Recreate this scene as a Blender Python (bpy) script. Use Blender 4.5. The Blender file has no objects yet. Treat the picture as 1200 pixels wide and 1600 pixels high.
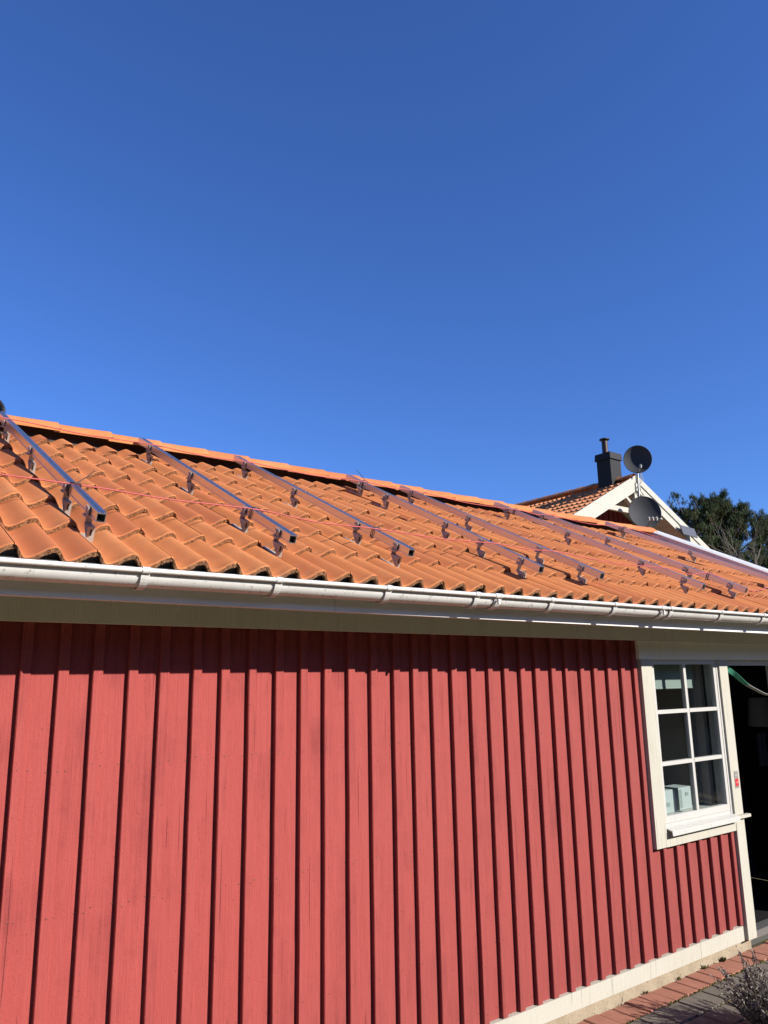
import bpy, math, random
from mathutils import Vector, Matrix
random.seed(7)
R = math.radians
scene = bpy.context.scene
COL = scene.collection

# ------------------------------------------------------------------ camera
cam_d = bpy.data.cameras.new('camera'); cam = bpy.data.objects.new('camera', cam_d); COL.objects.link(cam)
cam_d.sensor_fit = 'HORIZONTAL'; cam_d.sensor_width = 36.0; cam_d.lens = 36.0*1204.2/1200.0
cam_d.clip_start = 0.05; cam_d.clip_end = 3000
yaw, pit, rol = R(37.6), R(12.44), R(-0.97)
fw = Vector((math.sin(yaw)*math.cos(pit), math.cos(yaw)*math.cos(pit), math.sin(pit)))
rt = Vector((math.cos(yaw), -math.sin(yaw), 0)); up = rt.cross(fw)
r2 = rt*math.cos(rol)+up*math.sin(rol); u2 = -rt*math.sin(rol)+up*math.cos(rol)
M = Matrix((r2, u2, -fw)).transposed().to_4x4(); M.translation = (0, -3.5, 2.07)
cam.matrix_world = M
scene.camera = cam

# ------------------------------------------------------------------ sky, sun, exposure
SUN = Vector((0.483, -1.0, 0.589)).normalized()
el = math.asin(SUN.z); az = math.atan2(SUN.x, SUN.y)
world = bpy.data.worlds.new('World'); scene.world = world; world.use_nodes = True
nt = world.node_tree; bg = nt.nodes['Background']
sky = nt.nodes.new('ShaderNodeTexSky'); sky.sky_type = 'NISHITA'; sky.sun_disc = False
sky.sun_elevation = el; sky.sun_rotation = az
sky.altitude = 0; sky.air_density = 1.0; sky.dust_density = 0.2; sky.ozone_density = 4.0
tint = nt.nodes.new('ShaderNodeMix'); tint.data_type = 'RGBA'; tint.blend_type = 'MULTIPLY'; tint.inputs[0].default_value = 1.0
tint.inputs[7].default_value = (0.68, 1.02, 1.72, 1)          # clear northern spring sky: deeper blue
nt.links.new(sky.outputs[0], tint.inputs[6]); nt.links.new(tint.outputs[2], bg.inputs[0]); bg.inputs[1].default_value = 0.0565
sd = bpy.data.lights.new('sun', 'SUN'); so = bpy.data.objects.new('sun', sd); COL.objects.link(so)
sd.energy = 5.0; sd.angle = R(0.53); sd.color = (1.0, 0.94, 0.86)
so.rotation_euler = SUN.to_track_quat('Z', 'Y').to_euler(); so.location = (6, -12, 9)
vs = scene.view_settings
vs.view_transform = 'Standard'; vs.look = 'None'; vs.gamma = 1.0; vs.exposure = 0.90; vs.use_curve_mapping = False
scene.cycles.max_bounces = 8

# ------------------------------------------------------------------ helpers
ORG = {}                      # world origin of every parent (parents carry translations only)
def org(o): return ORG.get(o, Vector((0, 0, 0))) if o is not None else Vector((0, 0, 0))
def tag(o, label=None, cat=None, group=None, kind=None):
    if label: o['label'] = label
    if cat: o['category'] = cat
    if group: o['group'] = group
    if kind: o['kind'] = kind
    return o
def empty(name, loc, label, cat, group=None):
    o = bpy.data.objects.new(name, None); o.empty_display_size = 0.1; COL.objects.link(o)
    o.location = loc; ORG[o] = Vector(loc)
    return tag(o, label, cat, group)
def link(name, me, parent=None, Mw=None):
    o = bpy.data.objects.new(name, me); COL.objects.link(o)
    if Mw is None: Mw = Matrix.Translation(org(parent))
    if parent is not None: o.parent = parent
    o.matrix_local = Matrix.Translation(-org(parent)) @ Mw
    ORG[o] = Mw.to_translation()
    return o

class MB:
    def __init__(s): s.v = []; s.f = []; s.m = []; s.sm = []
    def add(s, vs_, fs, mi=0, smooth=False):
        n = len(s.v); s.v += [tuple(p) for p in vs_]
        for f in fs: s.f.append(tuple(i+n for i in f)); s.m.append(mi); s.sm.append(smooth)
    def box(s, x0, x1, y0, y1, z0, z1, mi=0):
        s.add([(x, y, z) for z in (z0, z1) for y in (y0, y1) for x in (x0, x1)],
              [(0, 2, 3, 1), (4, 5, 7, 6), (0, 1, 5, 4), (2, 6, 7, 3), (0, 4, 6, 2), (1, 3, 7, 5)], mi); return s
    def obox(s, c, ax, ay, az_, mi=0):       # oriented box: centre, three half-axis vectors
        c = Vector(c); ax, ay, az_ = Vector(ax), Vector(ay), Vector(az_)
        if ax.cross(ay).dot(az_) < 0: ax = -ax
        s.add([c+ax*i+ay*j+az_*k for k in (-1, 1) for j in (-1, 1) for i in (-1, 1)],
              [(0, 2, 3, 1), (4, 5, 7, 6), (0, 1, 5, 4), (2, 6, 7, 3), (0, 4, 6, 2), (1, 3, 7, 5)], mi); return s
    def beam(s, a, b, w, h, upv=(0, 0, 1), mi=0):
        a, b = Vector(a), Vector(b); d = (b-a); L = d.length; d.normalize()
        side = d.cross(Vector(upv)).normalized(); u = side.cross(d)
        return s.obox((a+b)/2, d*L/2, side*w/2, u*h/2, mi)
    def tube(s, pts, rad, n=8, mi=0, caps=True, smooth=True):
        pts = [Vector(p) for p in pts]; N = len(pts)
        rr = rad if isinstance(rad, (list, tuple)) else [rad]*N
        d0 = (pts[1]-pts[0]).normalized()
        ref = Vector((0, 0, 1)) if abs(d0.z) < .9 else Vector((1, 0, 0))
        a = d0.cross(ref).normalized(); V = []
        for i, p in enumerate(pts):
            d = (pts[min(i+1, N-1)]-pts[max(i-1, 0)]).normalized()
            a = (a-d*a.dot(d)).normalized(); b = d.cross(a)
            for k in range(n):
                t = 2*math.pi*k/n; V.append(p+(a*math.cos(t)+b*math.sin(t))*rr[i])
        F = [(i*n+k, i*n+(k+1) % n, (i+1)*n+(k+1) % n, (i+1)*n+k) for i in range(N-1) for k in range(n)]
        s.add(V, F, mi, smooth)
        if caps: s.add(V[:n], [tuple(reversed(range(n)))], mi); s.add(V[-n:], [tuple(range(n))], mi)
        return s
    def extrude_x(s, prof, x0, x1, mi=0, closed=True, caps=True, smooth=False, dz=lambda x: 0, nseg=1):
        n = len(prof); V = []
        xs = [x0+(x1-x0)*i/nseg for i in range(nseg+1)]
        for x in xs: V += [(x, y, z+dz(x)) for y, z in prof]
        k = n if closed else n-1
        F = [(j*n+i, (j+1)*n+i, (j+1)*n+(i+1) % n, j*n+(i+1) % n) for j in range(nseg) for i in range(k)]
        s.add(V, F, mi, smooth)
        if caps and closed: s.add(V[:n], [tuple(range(n))], mi); s.add(V[-n:], [tuple(reversed(range(n)))], mi)
        return s
    def mesh(s, name, mats, off=Vector((0, 0, 0))):
        me = bpy.data.meshes.new(name)
        me.from_pydata([tuple(Vector(p)-off) for p in s.v], [], s.f)
        for m in (mats if isinstance(mats, (list, tuple)) else [mats]): me.materials.append(m)
        me.polygons.foreach_set('material_index', s.m); me.polygons.foreach_set('use_smooth', s.sm)
        me.update(); return me
    def build(s, name, mats, parent=None, at=None):   # vertices in world space; origin at `at` or at the parent's
        o_ = Vector(at) if at is not None else org(parent)
        return link(name, s.mesh(name, mats, o_), parent, Matrix.Translation(o_))

# ------------------------------------------------------------------ materials
MAT = {}
ALB = 0.62            # common scale of the paint and tile reflectances
class NT:
    def __init__(s, name, rough=.6, metal=0.0, spec=0.5):
        s.m = bpy.data.materials.new(name); s.m.use_nodes = True; s.t = s.m.node_tree
        s.b = s.t.nodes['Principled BSDF']; s.b.inputs['Roughness'].default_value = rough
        s.b.inputs['Metallic'].default_value = metal; s.b.inputs['Specular IOR Level'].default_value = spec
        MAT[name] = s.m
    def n(s, typ, **kw):
        nd = s.t.nodes.new(typ)
        for k, v in kw.items(): setattr(nd, k, v)
        return nd
    def l(s, a, b): s.t.links.new(a, b)
    def coords(s, scale=(1, 1, 1), rnd=True):
        tc = s.n('ShaderNodeTexCoord'); mp = s.n('ShaderNodeMapping'); mp.inputs['Scale'].default_value = scale
        if rnd:
            oi = s.n('ShaderNodeObjectInfo'); mul = s.n('ShaderNodeMath', operation='MULTIPLY'); mul.inputs[1].default_value = 57.3
            s.l(oi.outputs['Random'], mul.inputs[0])
            add = s.n('ShaderNodeVectorMath', operation='ADD'); s.l(tc.outputs['Object'], add.inputs[0]); s.l(mul.outputs[0], add.inputs[1])
            s.l(add.outputs[0], mp.inputs[0])
        else: s.l(tc.outputs['Object'], mp.inputs[0])
        return mp.outputs[0]
    def noise(s, vec, scale, detail=4, rough=.55, dist=0.0):
        nd = s.n('ShaderNodeTexNoise'); s.l(vec, nd.inputs['Vector'])
        nd.inputs['Scale'].default_value = scale; nd.inputs['Detail'].default_value = detail
        nd.inputs['Roughness'].default_value = rough; nd.inputs['Distortion'].default_value = dist
        return nd.outputs[0]
    def ramp(s, fac, stops):
        nd = s.n('ShaderNodeValToRGB'); s.l(fac, nd.inputs[0]); e = nd.color_ramp.elements
        while len(e) < len(stops): e.new(.5)
        for el_, (p, c) in zip(e, stops): el_.position = p; el_.color = c if len(c) == 4 else (*c, 1)
        return nd.outputs[0]
    def mix(s, fac, a, b, mode='MIX'):
        nd = s.n('ShaderNodeMix', data_type='RGBA', blend_type=mode)
        for sock, v in ((nd.inputs[0], fac), (nd.inputs[6], a), (nd.inputs[7], b)):
            if hasattr(v, 'is_output'): s.l(v, sock)
            elif isinstance(v, (int, float)): sock.default_value = v
            else: sock.default_value = (*v, 1) if len(v) == 3 else v
        return nd.outputs[2]
    def math(s, op, a, b=0.0):
        nd = s.n('ShaderNodeMath', operation=op)
        for sock, v in ((nd.inputs[0], a), (nd.inputs[1], b)):
            if hasattr(v, 'is_output'): s.l(v, sock)
            else: sock.default_value = v
        return nd.outputs[0]
    def bump(s, h, strength=.3, dist=.01):
        nd = s.n('ShaderNodeBump'); nd.inputs['Strength'].default_value = strength; nd.inputs['Distance'].default_value = dist
        s.l(h, nd.inputs['Height']); s.l(nd.outputs[0], s.b.inputs['Normal'])
    def color(s, c):
        k = 1.0 if s.m.name in ('lawn', 'aluminium', 'bolt_steel', 'stainless', 'brass', 'pine_needle', 'room_wall', 'blind', 'box_white', 'white_paint_lift', 'fascia_white') else ALB*1.18 if s.m.name == 'gutter_white' else ALB*(1.13 if s.m.name == 'roof_tile' else 1.0)
        if hasattr(c, 'is_output'): s.l(s.mix(1.0, c, (k, k, k), 'MULTIPLY') if k != 1 else c, s.b.inputs['Base Color'])
        else: s.b.inputs['Base Color'].default_value = (*[x*k for x in c], 1)
    def rand(s):
        return s.n('ShaderNodeObjectInfo').outputs['Random']
W3 = ((0, 0, 0), (1, 1, 1))
def BW(a, b): return [(a, (0, 0, 0)), (b, (1, 1, 1))]

def paint_mat(name, base, streak, wear, rough=.6, amount=1.0, dirt=(.25, .22, .16)):
    t = NT(name, rough, spec=.2)
    v = t.coords((1, 1, 1)); vz = t.coords((55, 55, 1.6)); vk = t.coords((9, 9, 1.3)); vc = t.coords((120, 120, 2.4))
    c = t.mix(t.ramp(t.noise(vz, 1.0, 5, .6), BW(.3, .72)), base, streak)
    c = t.mix(t.math('MULTIPLY', t.rand(), .35), c, streak)
    wearmask = t.math('MULTIPLY', t.ramp(t.noise(v, 2.3, 5, .62), BW(.50, .74)), t.ramp(t.noise(vz, .8, 4, .7), BW(.35, .62)))
    c = t.mix(t.math('MULTIPLY', wearmask, .95*amount), c, wear)
    crack = t.ramp(t.noise(vc, .55, 2, .4, .15), BW(.70, .74))
    c = t.mix(t.math('MULTIPLY', crack, .38*amount), c, tuple(x*.35 for x in wear))
    vo = t.n('ShaderNodeTexVoronoi'); vo.inputs['Scale'].default_value = .55; t.l(vk, vo.inputs['Vector'])
    kn = t.ramp(vo.outputs['Distance'], [(.0, (1, 1, 1)), (.035, (.35, .35, .35)), (.055, (1, 1, 1)), (.085, (.1, .1, .1)), (.11, (.5, .5, .5)), (.14, (0, 0, 0))])
    c = t.mix(t.math('MULTIPLY', kn, .45*amount), c, wear)
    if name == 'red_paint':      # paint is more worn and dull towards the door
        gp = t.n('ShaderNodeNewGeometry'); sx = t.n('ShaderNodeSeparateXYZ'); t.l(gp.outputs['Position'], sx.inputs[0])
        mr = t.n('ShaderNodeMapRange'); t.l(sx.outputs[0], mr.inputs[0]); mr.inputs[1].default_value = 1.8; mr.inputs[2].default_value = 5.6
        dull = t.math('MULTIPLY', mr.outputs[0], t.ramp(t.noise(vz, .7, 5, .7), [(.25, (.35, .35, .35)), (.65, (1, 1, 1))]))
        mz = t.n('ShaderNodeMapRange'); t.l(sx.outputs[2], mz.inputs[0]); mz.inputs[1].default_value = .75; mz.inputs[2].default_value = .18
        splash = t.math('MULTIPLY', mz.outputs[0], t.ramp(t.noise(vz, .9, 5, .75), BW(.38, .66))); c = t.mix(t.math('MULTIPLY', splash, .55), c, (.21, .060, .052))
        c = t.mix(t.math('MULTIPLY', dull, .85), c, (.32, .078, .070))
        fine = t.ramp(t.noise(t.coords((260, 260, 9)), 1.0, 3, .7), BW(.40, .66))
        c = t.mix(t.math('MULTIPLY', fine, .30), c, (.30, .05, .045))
    sp = t.ramp(t.noise(v, 75, 2, .5), BW(.70, .76))
    c = t.mix(t.math('MULTIPLY', sp, .5*amount), c, tuple(x*.4 for x in wear))
    t.color(c)
    h = t.math('ADD', t.noise(vz, 2.6, 5, .65), t.math('MULTIPLY', t.noise(v, 130, 3, .6), .5))
    h = t.math('SUBTRACT', h, t.math('MULTIPLY', crack, .9)); h = t.math('SUBTRACT', h, t.math('MULTIPLY', kn, .5)); h = t.math('ADD', h, t.noise(t.coords((30, 30, 9)), 1.0, 4, .65))
    t.bump(h, .9, .0030)
    return t.m
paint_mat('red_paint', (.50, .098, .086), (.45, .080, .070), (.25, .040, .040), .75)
paint_mat('white_paint', (.66, .635, .54), (.62, .59, .49), (.47, .44, .35), .5, .45)
paint_mat('white_paint_lift', (.80, .745, .61), (.74, .69, .56), (.55, .50, .40), .5, .5)  # white paint copy with extra brightness put in for shaded eave boards
paint_mat('white_smooth', (.68, .67, .63), (.66, .645, .60), (.60, .58, .52), .35, .2)
paint_mat('far_red_paint', (.36, .055, .045), (.30, .045, .038), (.2, .03, .03), .6)

t = NT('roof_tile', .78, spec=.25)
v = t.coords(); vs_ = t.coords((1, .35, 1))
c = t.mix(t.ramp(t.noise(v, 5.5, 5, .6), BW(.32, .70)), (.73, .272, .090), (.64, .218, .068))
c = t.mix(t.math('MULTIPLY', t.ramp(t.noise(vs_, 22, 4, .6), BW(.45, .75)), .5), c, (.54, .170, .055))
c = t.mix(t.math('MULTIPLY', t.rand(), .45), c, (.62, .20, .068))
c = t.mix(t.math('MULTIPLY', t.ramp(t.noise(v, 2.1, 3, .5), BW(.55, .72)), .35), c, (.76, .32, .13))
sp = t.ramp(t.noise(v, 210, 2, .6), BW(.62, .70)); c = t.mix(t.math('MULTIPLY', sp, .35), c, (.34, .10, .04))
tc = t.n('ShaderNodeTexCoord'); sy = t.n('ShaderNodeSeparateXYZ'); t.l(tc.outputs['Object'], sy.inputs[0])
nose = t.math('MULTIPLY', t.ramp(sy.outputs[1], [(.0, (1, 1, 1)), (.05, (0, 0, 0))]), t.ramp(t.noise(v, 38, 4, .7), BW(.42, .62)))
nose = t.math('MULTIPLY', nose, t.math('GREATER_THAN', sy.outputs[1], -.012)); c = t.mix(t.math('MULTIPLY', nose, .55), c, (.26, .12, .06))
oi = t.n('ShaderNodeObjectInfo'); r2_ = t.math('FRACT', t.math('MULTIPLY', oi.outputs['Random'], 17.3))
c = t.mix(t.math('MULTIPLY', t.ramp(r2_, BW(.45, 1.0)), .7), c, (.52, .150, .055))
lich = t.math('MULTIPLY', t.ramp(t.noise(v, 14, 5, .75), BW(.56, .68)), .45); c = t.mix(lich, c, (.46, .23, .12))
t.color(c); t.bump(t.math('ADD', t.noise(v, 260, 4, .7), t.noise(v, 34, 4, .6)), .5, .0022)
t = NT('tile_edge', .92, spec=.2); v = t.coords()
c = t.ramp(t.noise(v, 130, 3, .7), [(.34, (.07, .04, .025)), (.47, (.34, .16, .075)), (.64, (.62, .30, .14))])
t.color(c); t.bump(t.noise(v, 170, 3, .7), 1.0, .006)

t = NT('gutter_white', .32, spec=.5); v = t.coords(rnd=False)
c = t.mix(t.ramp(t.noise(v, 3.5, 5, .6), BW(.45, .75)), (.78, .77, .74), (.68, .66, .61))
c = t.mix(t.math('MULTIPLY', t.ramp(t.noise(v, 48, 3, .6), BW(.60, .70)), .7), c, (.28, .24, .18))
drip = t.math('MULTIPLY', t.ramp(t.noise(t.coords((38, 2, 3), rnd=False), 1.0, 3, .6), BW(.58, .72)), .45); c = t.mix(drip, c, (.44, .40, .33)); t.color(c)
t = NT('fascia_white', .5); v = t.coords((.3, 1, 1), rnd=False)
t.color(t.mix(t.ramp(t.noise(v, 5, 4, .6), BW(.4, .75)), (.66, .655, .62), (.57, .56, .51)))
t = NT('aluminium', .30, 1.0); v = t.coords((60, 1, 60))
t.color(t.mix(t.noise(v, 3, 3), (.70, .70, .69), (.58, .58, .58))); t.b.inputs['Roughness'].default_value = .32
t.bump(t.noise(v, 6, 3), .05, .001)
t = NT('rail_dark_inside', .6, .6); t.color((.05, .05, .05))
t = NT('stainless', .5, .35); v = t.coords(); t.color(t.mix(t.noise(v, 40, 3), (.42, .40, .36), (.32, .30, .27)))
t = NT('nail', .6); t.color((.20, .035, .03))
t = NT('bolt_steel', .25, 1.0); t.color((.65, .65, .64))
t = NT('cable_red', .55); t.color((.62, .10, .10))
t = NT('black_plastic', .5); t.color((.018, .018, .02))
t = NT('eave_grey', .8); t.color((.075, .072, .064))
t = NT('comb_grey', .85); t.color((.15, .145, .13))
t = NT('dark_wood', .85); t.color((.07, .05, .035))
t = NT('concrete', .9, spec=.2); v = t.coords(rnd=False)
c = t.mix(t.ramp(t.noise(v, 9, 6, .65), BW(.35, .7)), (.50, .42, .30), (.36, .29, .20))
c = t.mix(t.ramp(t.noise(v, 60, 3), BW(.60, .70)), c, (.23, .19, .14)); t.color(c); t.bump(t.noise(v, 45, 5, .7), .7, .006)
def paver_mat(name, a, b, d):
    t = NT(name, .9, spec=.2); v = t.coords()
    c = t.mix(t.ramp(t.noise(v, 16, 5, .65), BW(.35, .7)), a, b)
    c = t.mix(t.math('MULTIPLY', t.rand(), .5), c, b)
    c = t.mix(t.math('MULTIPLY', t.ramp(t.noise(v, 140, 3, .6), BW(.56, .68)), .5), c, d); t.color(c)
    t.bump(t.noise(v, 150, 4, .7), .6, .002)
paver_mat('paver_red', (.50, .225, .150), (.42, .180, .118), (.30, .135, .095))
paver_mat('paver_grey', (.225, .200, .160), (.180, .160, .128), (.12, .105, .085))
t = NT('joint_sand', .95, spec=.1); v = t.coords(rnd=False)
c = t.mix(t.ramp(t.noise(v, 7, 5, .7), BW(.48, .62)), (.10, .085, .06), (.10, .105, .03)); t.color(c)
t = NT('lawn', .95, spec=.1); v = t.coords(rnd=False)
c = t.mix(t.ramp(t.noise(v, 1.2, 6, .7), BW(.35, .65)), (.24, .215, .105), (.34, .28, .16)); t.color(c); t.bump(t.noise(v, 40, 4, .7), .8, .03)
t = NT('moss', .95, spec=.1); v = t.coords(); t.color(t.mix(t.noise(v, 30, 3), (.11, .12, .03), (.17, .13, .05)))
t = NT('lavender_leaf', .85, spec=.2); v = t.coords(); t.color(t.mix(t.ramp(t.noise(v, 30, 2), BW(.4, .62)), (.15, .12, .10), (.48, .46, .38)))
t = NT('lavender_dry', .85, spec=.2); v = t.coords(); t.color(t.mix(t.ramp(t.noise(v, 25, 2), BW(.4, .6)), (.50, .46, .40), (.20, .155, .14)))
t = NT('twig', .9, spec=.2); v = t.coords(); t.color(t.mix(t.noise(v, 20, 3), (.12, .085, .07), (.20, .15, .11)))
t = NT('pine_needle', .7, spec=.25); v = t.coords(rnd=False)
t.color(t.mix(t.ramp(t.noise(v, .9, 4, .6), BW(.35, .68)), (.040, .062, .028), (.085, .105, .038)))
t = NT('pine_bark', .9, spec=.2); v = t.coords((1, 1, .3), rnd=False); t.color(t.mix(t.noise(v, 8, 4), (.11, .075, .05), (.20, .14, .10)))
t = NT('bare_bark', .85, spec=.2); v = t.coords(rnd=False); t.color(t.mix(t.noise(v, 3, 3), (.30, .26, .21), (.19, .16, .13)))
t = NT('dish_grey', .75, .0, .25); v = t.coords(rnd=False); t.color(t.mix(t.noise(v, 6, 3), (.060, .062, .068), (.048, .050, .056)))
t = NT('light_plastic', .5); t.color((.52, .50, .44))
t = NT('galvanised', .45, .8); t.color((.42, .42, .41))
t = NT('chimney_metal', .6, .0, .2); v = t.coords(rnd=False); t.color(t.mix(t.noise(v, 4, 3), (.020, .020, .021), (.026, .026, .027)))
t = NT('rust_pipe', .5, .4); v = t.coords(rnd=False); t.color(t.mix(t.noise(v, 14, 3), (.075, .04, .028), (.04, .028, .024)))
t = NT('far_tile', .85, spec=.2); v = t.coords((1, 1, 1), rnd=False)
c = t.mix(t.ramp(t.noise(v, 3.0, 5, .65), BW(.35, .68)), (.80, .34, .15), (.66, .25, .11))
t.color(t.mix(t.ramp(t.noise(v, 11, 3, .6), BW(.55, .7)), c, (.34, .15, .08)))
t = NT('solar_face', .35, .1); t.color((.10, .10, .115))
# window glass: a thin clear pane
m = bpy.data.materials.new('window_glass'); m.use_nodes = True; MAT['window_glass'] = m; g = m.node_tree
for nd in list(g.nodes): g.nodes.remove(nd)
out = g.nodes.new('ShaderNodeOutputMaterial'); mx = g.nodes.new('ShaderNodeMixShader'); geo = g.nodes.new('ShaderNodeNewGeometry'); dt = g.nodes.new('ShaderNodeVectorMath'); dt.operation = 'DOT_PRODUCT'
g.links.new(geo.outputs['Incoming'], dt.inputs[0]); g.links.new(geo.outputs['Normal'], dt.inputs[1])
def gm(op, a, b):
    nd = g.nodes.new('ShaderNodeMath'); nd.operation = op
    for k_, v_ in ((0, a), (1, b)):
        if isinstance(v_, (int, float)): nd.inputs[k_].default_value = v_
        else: g.links.new(v_, nd.inputs[k_])
    return nd.outputs[0]
frs = gm('ADD', gm('MULTIPLY', gm('POWER', gm('SUBTRACT', 1.0, gm('ABSOLUTE', dt.outputs['Value'], 0.0)), 5.0), .92), .07)   # Schlick, thin pane
tr = g.nodes.new('ShaderNodeBsdfTransparent'); tr.inputs[0].default_value = (.86, .90, .88, 1); gl = g.nodes.new('ShaderNodeBsdfGlossy'); gl.inputs['Roughness'].default_value = .02
g.links.new(frs, mx.inputs[0]); g.links.new(tr.outputs[0], mx.inputs[1]); g.links.new(gl.outputs[0], mx.inputs[2]); g.links.new(mx.outputs[0], out.inputs[0])
t = NT('room_wall', .9); v = t.coords(rnd=False); t.color(t.mix(t.noise(v, 2, 3), (.42, .365, .31), (.36, .31, .265)))
t = NT('room_shade', .9, spec=.1); t.color((.018, .017, .017))  # doorway shade put into the wall colour
t = NT('curtain', .9); t.color((.30, .265, .22))
t = NT('blind', .8); t.color((.20, .245, .23))
t = NT('box_white', .6); t.color((.33, .38, .38))
t = NT('box_print', .6); t.color((.33, .40, .40))
t = NT('navy_cloth', .95); t.color((.020, .026, .055))
t = NT('blue_cloth', .95); t.color((.16, .19, .26))
t = NT('lamp_fabric', .9); t.color((.50, .48, .44))
t = NT('strap_green', .6); t.color((.10, .50, .32))
t = NT('strap_white', .6); t.color((.66, .68, .62))
t = NT('brass', .35, 1.0); t.color((.60, .42, .20))
t = NT('label_grey', .5, .2); t.color((.34, .33, .30))
t = NT('label_red', .5); t.color((.70, .02, .035))
t = NT('label_white', .5); t.color((.75, .6, .6))

# ------------------------------------------------------------------ ground and path (the setting)
g = MB(); g.add([(-1500, -1500, -.03), (1500, -1500, -.03), (1500, 1500, -.03), (-1500, 1500, -.03)], [(0, 1, 2, 3)])
tag(g.build('ground', MAT['lawn']), kind='structure')
p = MB(); p.box(1.2, 9.6, -2.1, .10, -.12, -.012)
path = p.build('paved_path', MAT['joint_sand'], at=(5.2, -1.0, 0)); tag(path, kind='structure')
def paver_mesh(name, w, l, h, mat, seed):
    rn = random.Random(seed); b = .006; V = []; F = []
    def ring(x, y, z): return [(-x+rn.uniform(-.002, .002), -y+rn.uniform(-.002, .002), z), (x+rn.uniform(-.002, .002), -y+rn.uniform(-.002, .002), z), (x+rn.uniform(-.002, .002), y+rn.uniform(-.002, .002), z), (-x+rn.uniform(-.002, .002), y+rn.uniform(-.002, .002), z)]
    V = ring(w/2, l/2, -h) + ring(w/2, l/2, -b) + ring(w/2-b, l/2-b, 0)
    for k in range(2):
        for i in range(4): F.append((k*4+i, k*4+(i+1) % 4, k*4+4+(i+1) % 4, k*4+4+i))
    F.append((8, 9, 10, 11))
    mb = MB(); mb.add(V, F); return mb.mesh(name, mat)
red_m = [paver_mesh('brick', .134, .196, .05, MAT['paver_red'], k) for k in range(5)]
gry_m = [paver_mesh('paver', .134, .205, .05, MAT['paver_grey'], 10+k) for k in range(5)]
rn = random.Random(3)
def jit(s): return rn.uniform(-s, s)
for k in range(26):
    x = 3.72+.1405*k
    link('brick', red_m[k % 5], path, Matrix.Translation((x, -.072+jit(.004), -.002+jit(.004))) @ Matrix.Rotation(jit(.02), 4, 'Z') @ Matrix.Rotation(jit(.012), 4, 'X'))
for r_ in range(6):
    for k in range(24):
        x = 3.86+.1405*k+(.07 if r_ % 2 else 0)
        link('paver', gry_m[(k*3+r_) % 5], path, Matrix.Translation((x, -.279-.211*r_+jit(.003), -.004+jit(.004))) @ Matrix.Rotation(jit(.016), 4, 'Z') @ Matrix.Rotation(jit(.01), 4, 'Y'))

# ------------------------------------------------------------------ the red timber building
HX = (-2.4, 8.36)
house = empty('timber_building', (3.0, 2.06, 0), 'long red board and batten building with orange tiled roof and white trim', 'building')
PITCH = R(26.3); cA, sA = math.cos(PITCH), math.sin(PITCH)
EY, EZ = -.473, 2.59                      # crest line of the eave tiles
RY = 2.06                                 # ridge
def RP(x, s, h=0.0): return Vector((x, EY+s*cA-h*sA, EZ+s*sA+h*cA))

# wall core with window and door openings; boards, battens and skirting are its pieces
w = MB(); y0, y1 = .050, .13
w.box(HX[0], 5.20, y0, y1, .1, 2.44); w.box(5.20, 6.145, y0, y1, .1, 1.0); w.box(5.20, 6.145, y0, y1, 2.19, 2.44)
w.box(6.145, 6.27, y0, y1, .1, 2.44); w.box(6.27, 7.25, y0, y1, 2.185, 2.44); w.box(7.25, HX[1], y0, y1, .1, 2.44)
wall = w.build('wall', MAT['dark_wood'], house)
NAILZ = (.06, .40, .98, 1.55, 2.05)
def plank_mesh(name, wid, thick, length, mat, seed, ch=.003, wob=.0012, axis='z'):
    rn_ = random.Random(seed); N = 7; V = []; F = []
    pr = [(-wid/2+ch, 0), (wid/2-ch, 0), (wid/2, ch), (wid/2, thick), (-wid/2, thick), (-wid/2, ch)]
    for j in range(N+1):
        dx, dy = rn_.uniform(-wob, wob), rn_.uniform(-wob*.6, wob*.6)
        e = rn_.uniform(-.003, .003) if j in (0, N) else 0
        for (x, y) in pr: V.append((x+dx+rn_.uniform(-.0006, .0006), y+(dy if y < thick else 0), length*j/N+e))
    nf0 = None
    n = 6
    for j in range(N):
        for i in range(n): F.append((j*n+i, j*n+(i+1) % n, (j+1)*n+(i+1) % n, (j+1)*n+i))
    F.append(tuple(reversed(range(n)))); F.append(tuple(range(N*n, N*n+n)))
    mb = MB(); mb.add(V, F)
    for z in NAILZ:
        if z < length-.05:
            for x in ((-wid*.27, wid*.27) if wid > .07 else (0,)):
                cx, cz, r_ = x+rn_.uniform(-.006, .006), z+rn_.uniform(-.012, .012), rn_.uniform(.0032, .0045)
                mb.add([(cx, -.0016, cz)]+[(cx+r_*math.cos(k_*math.pi/3), -.0006, cz+r_*math.sin(k_*math.pi/3)) for k_ in range(6)], [(0, 1+k_, 1+(k_+1) % 6) for k_ in range(6)], 1)
    return mb.mesh(name, [mat, MAT['nail']])
BX = [3.5*q for q in (.224, .267, .309, .353, .395, .441, .483, .525, .569, .610, .652, .696, .739, .785, .825, .867, .911, .955, .998, 1.039, 1.081, 1.123, 1.168, 1.209, 1.254, 1.296, 1.341, 1.386, 1.430)]
x = BX[0]-.151; left = []
while x > HX[0]+.1: left.append(x); x -= .151+random.uniform(-.004, .004)
BX = list(reversed(left))+BX
LOWER = [5.178, 5.344, 5.486, 5.642, 5.794, 5.943, 6.098]
RIGHT = [7.42+.151*k for k in range(6)]
BAT = [(x, .187, 2.40) for x in BX]+[(x, .187, .90) for x in LOWER]+[(x, .187, 2.40) for x in RIGHT]
for i, (x, z0, z1) in enumerate(BAT):
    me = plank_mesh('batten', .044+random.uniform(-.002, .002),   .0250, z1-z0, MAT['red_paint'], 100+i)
    link('batten', me, wall, Matrix.Translation((x+.022, random.uniform(-.001, .001), z0)) @ Matrix.Rotation(random.uniform(-.0012, .0012), 4, 'Y'))
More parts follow.
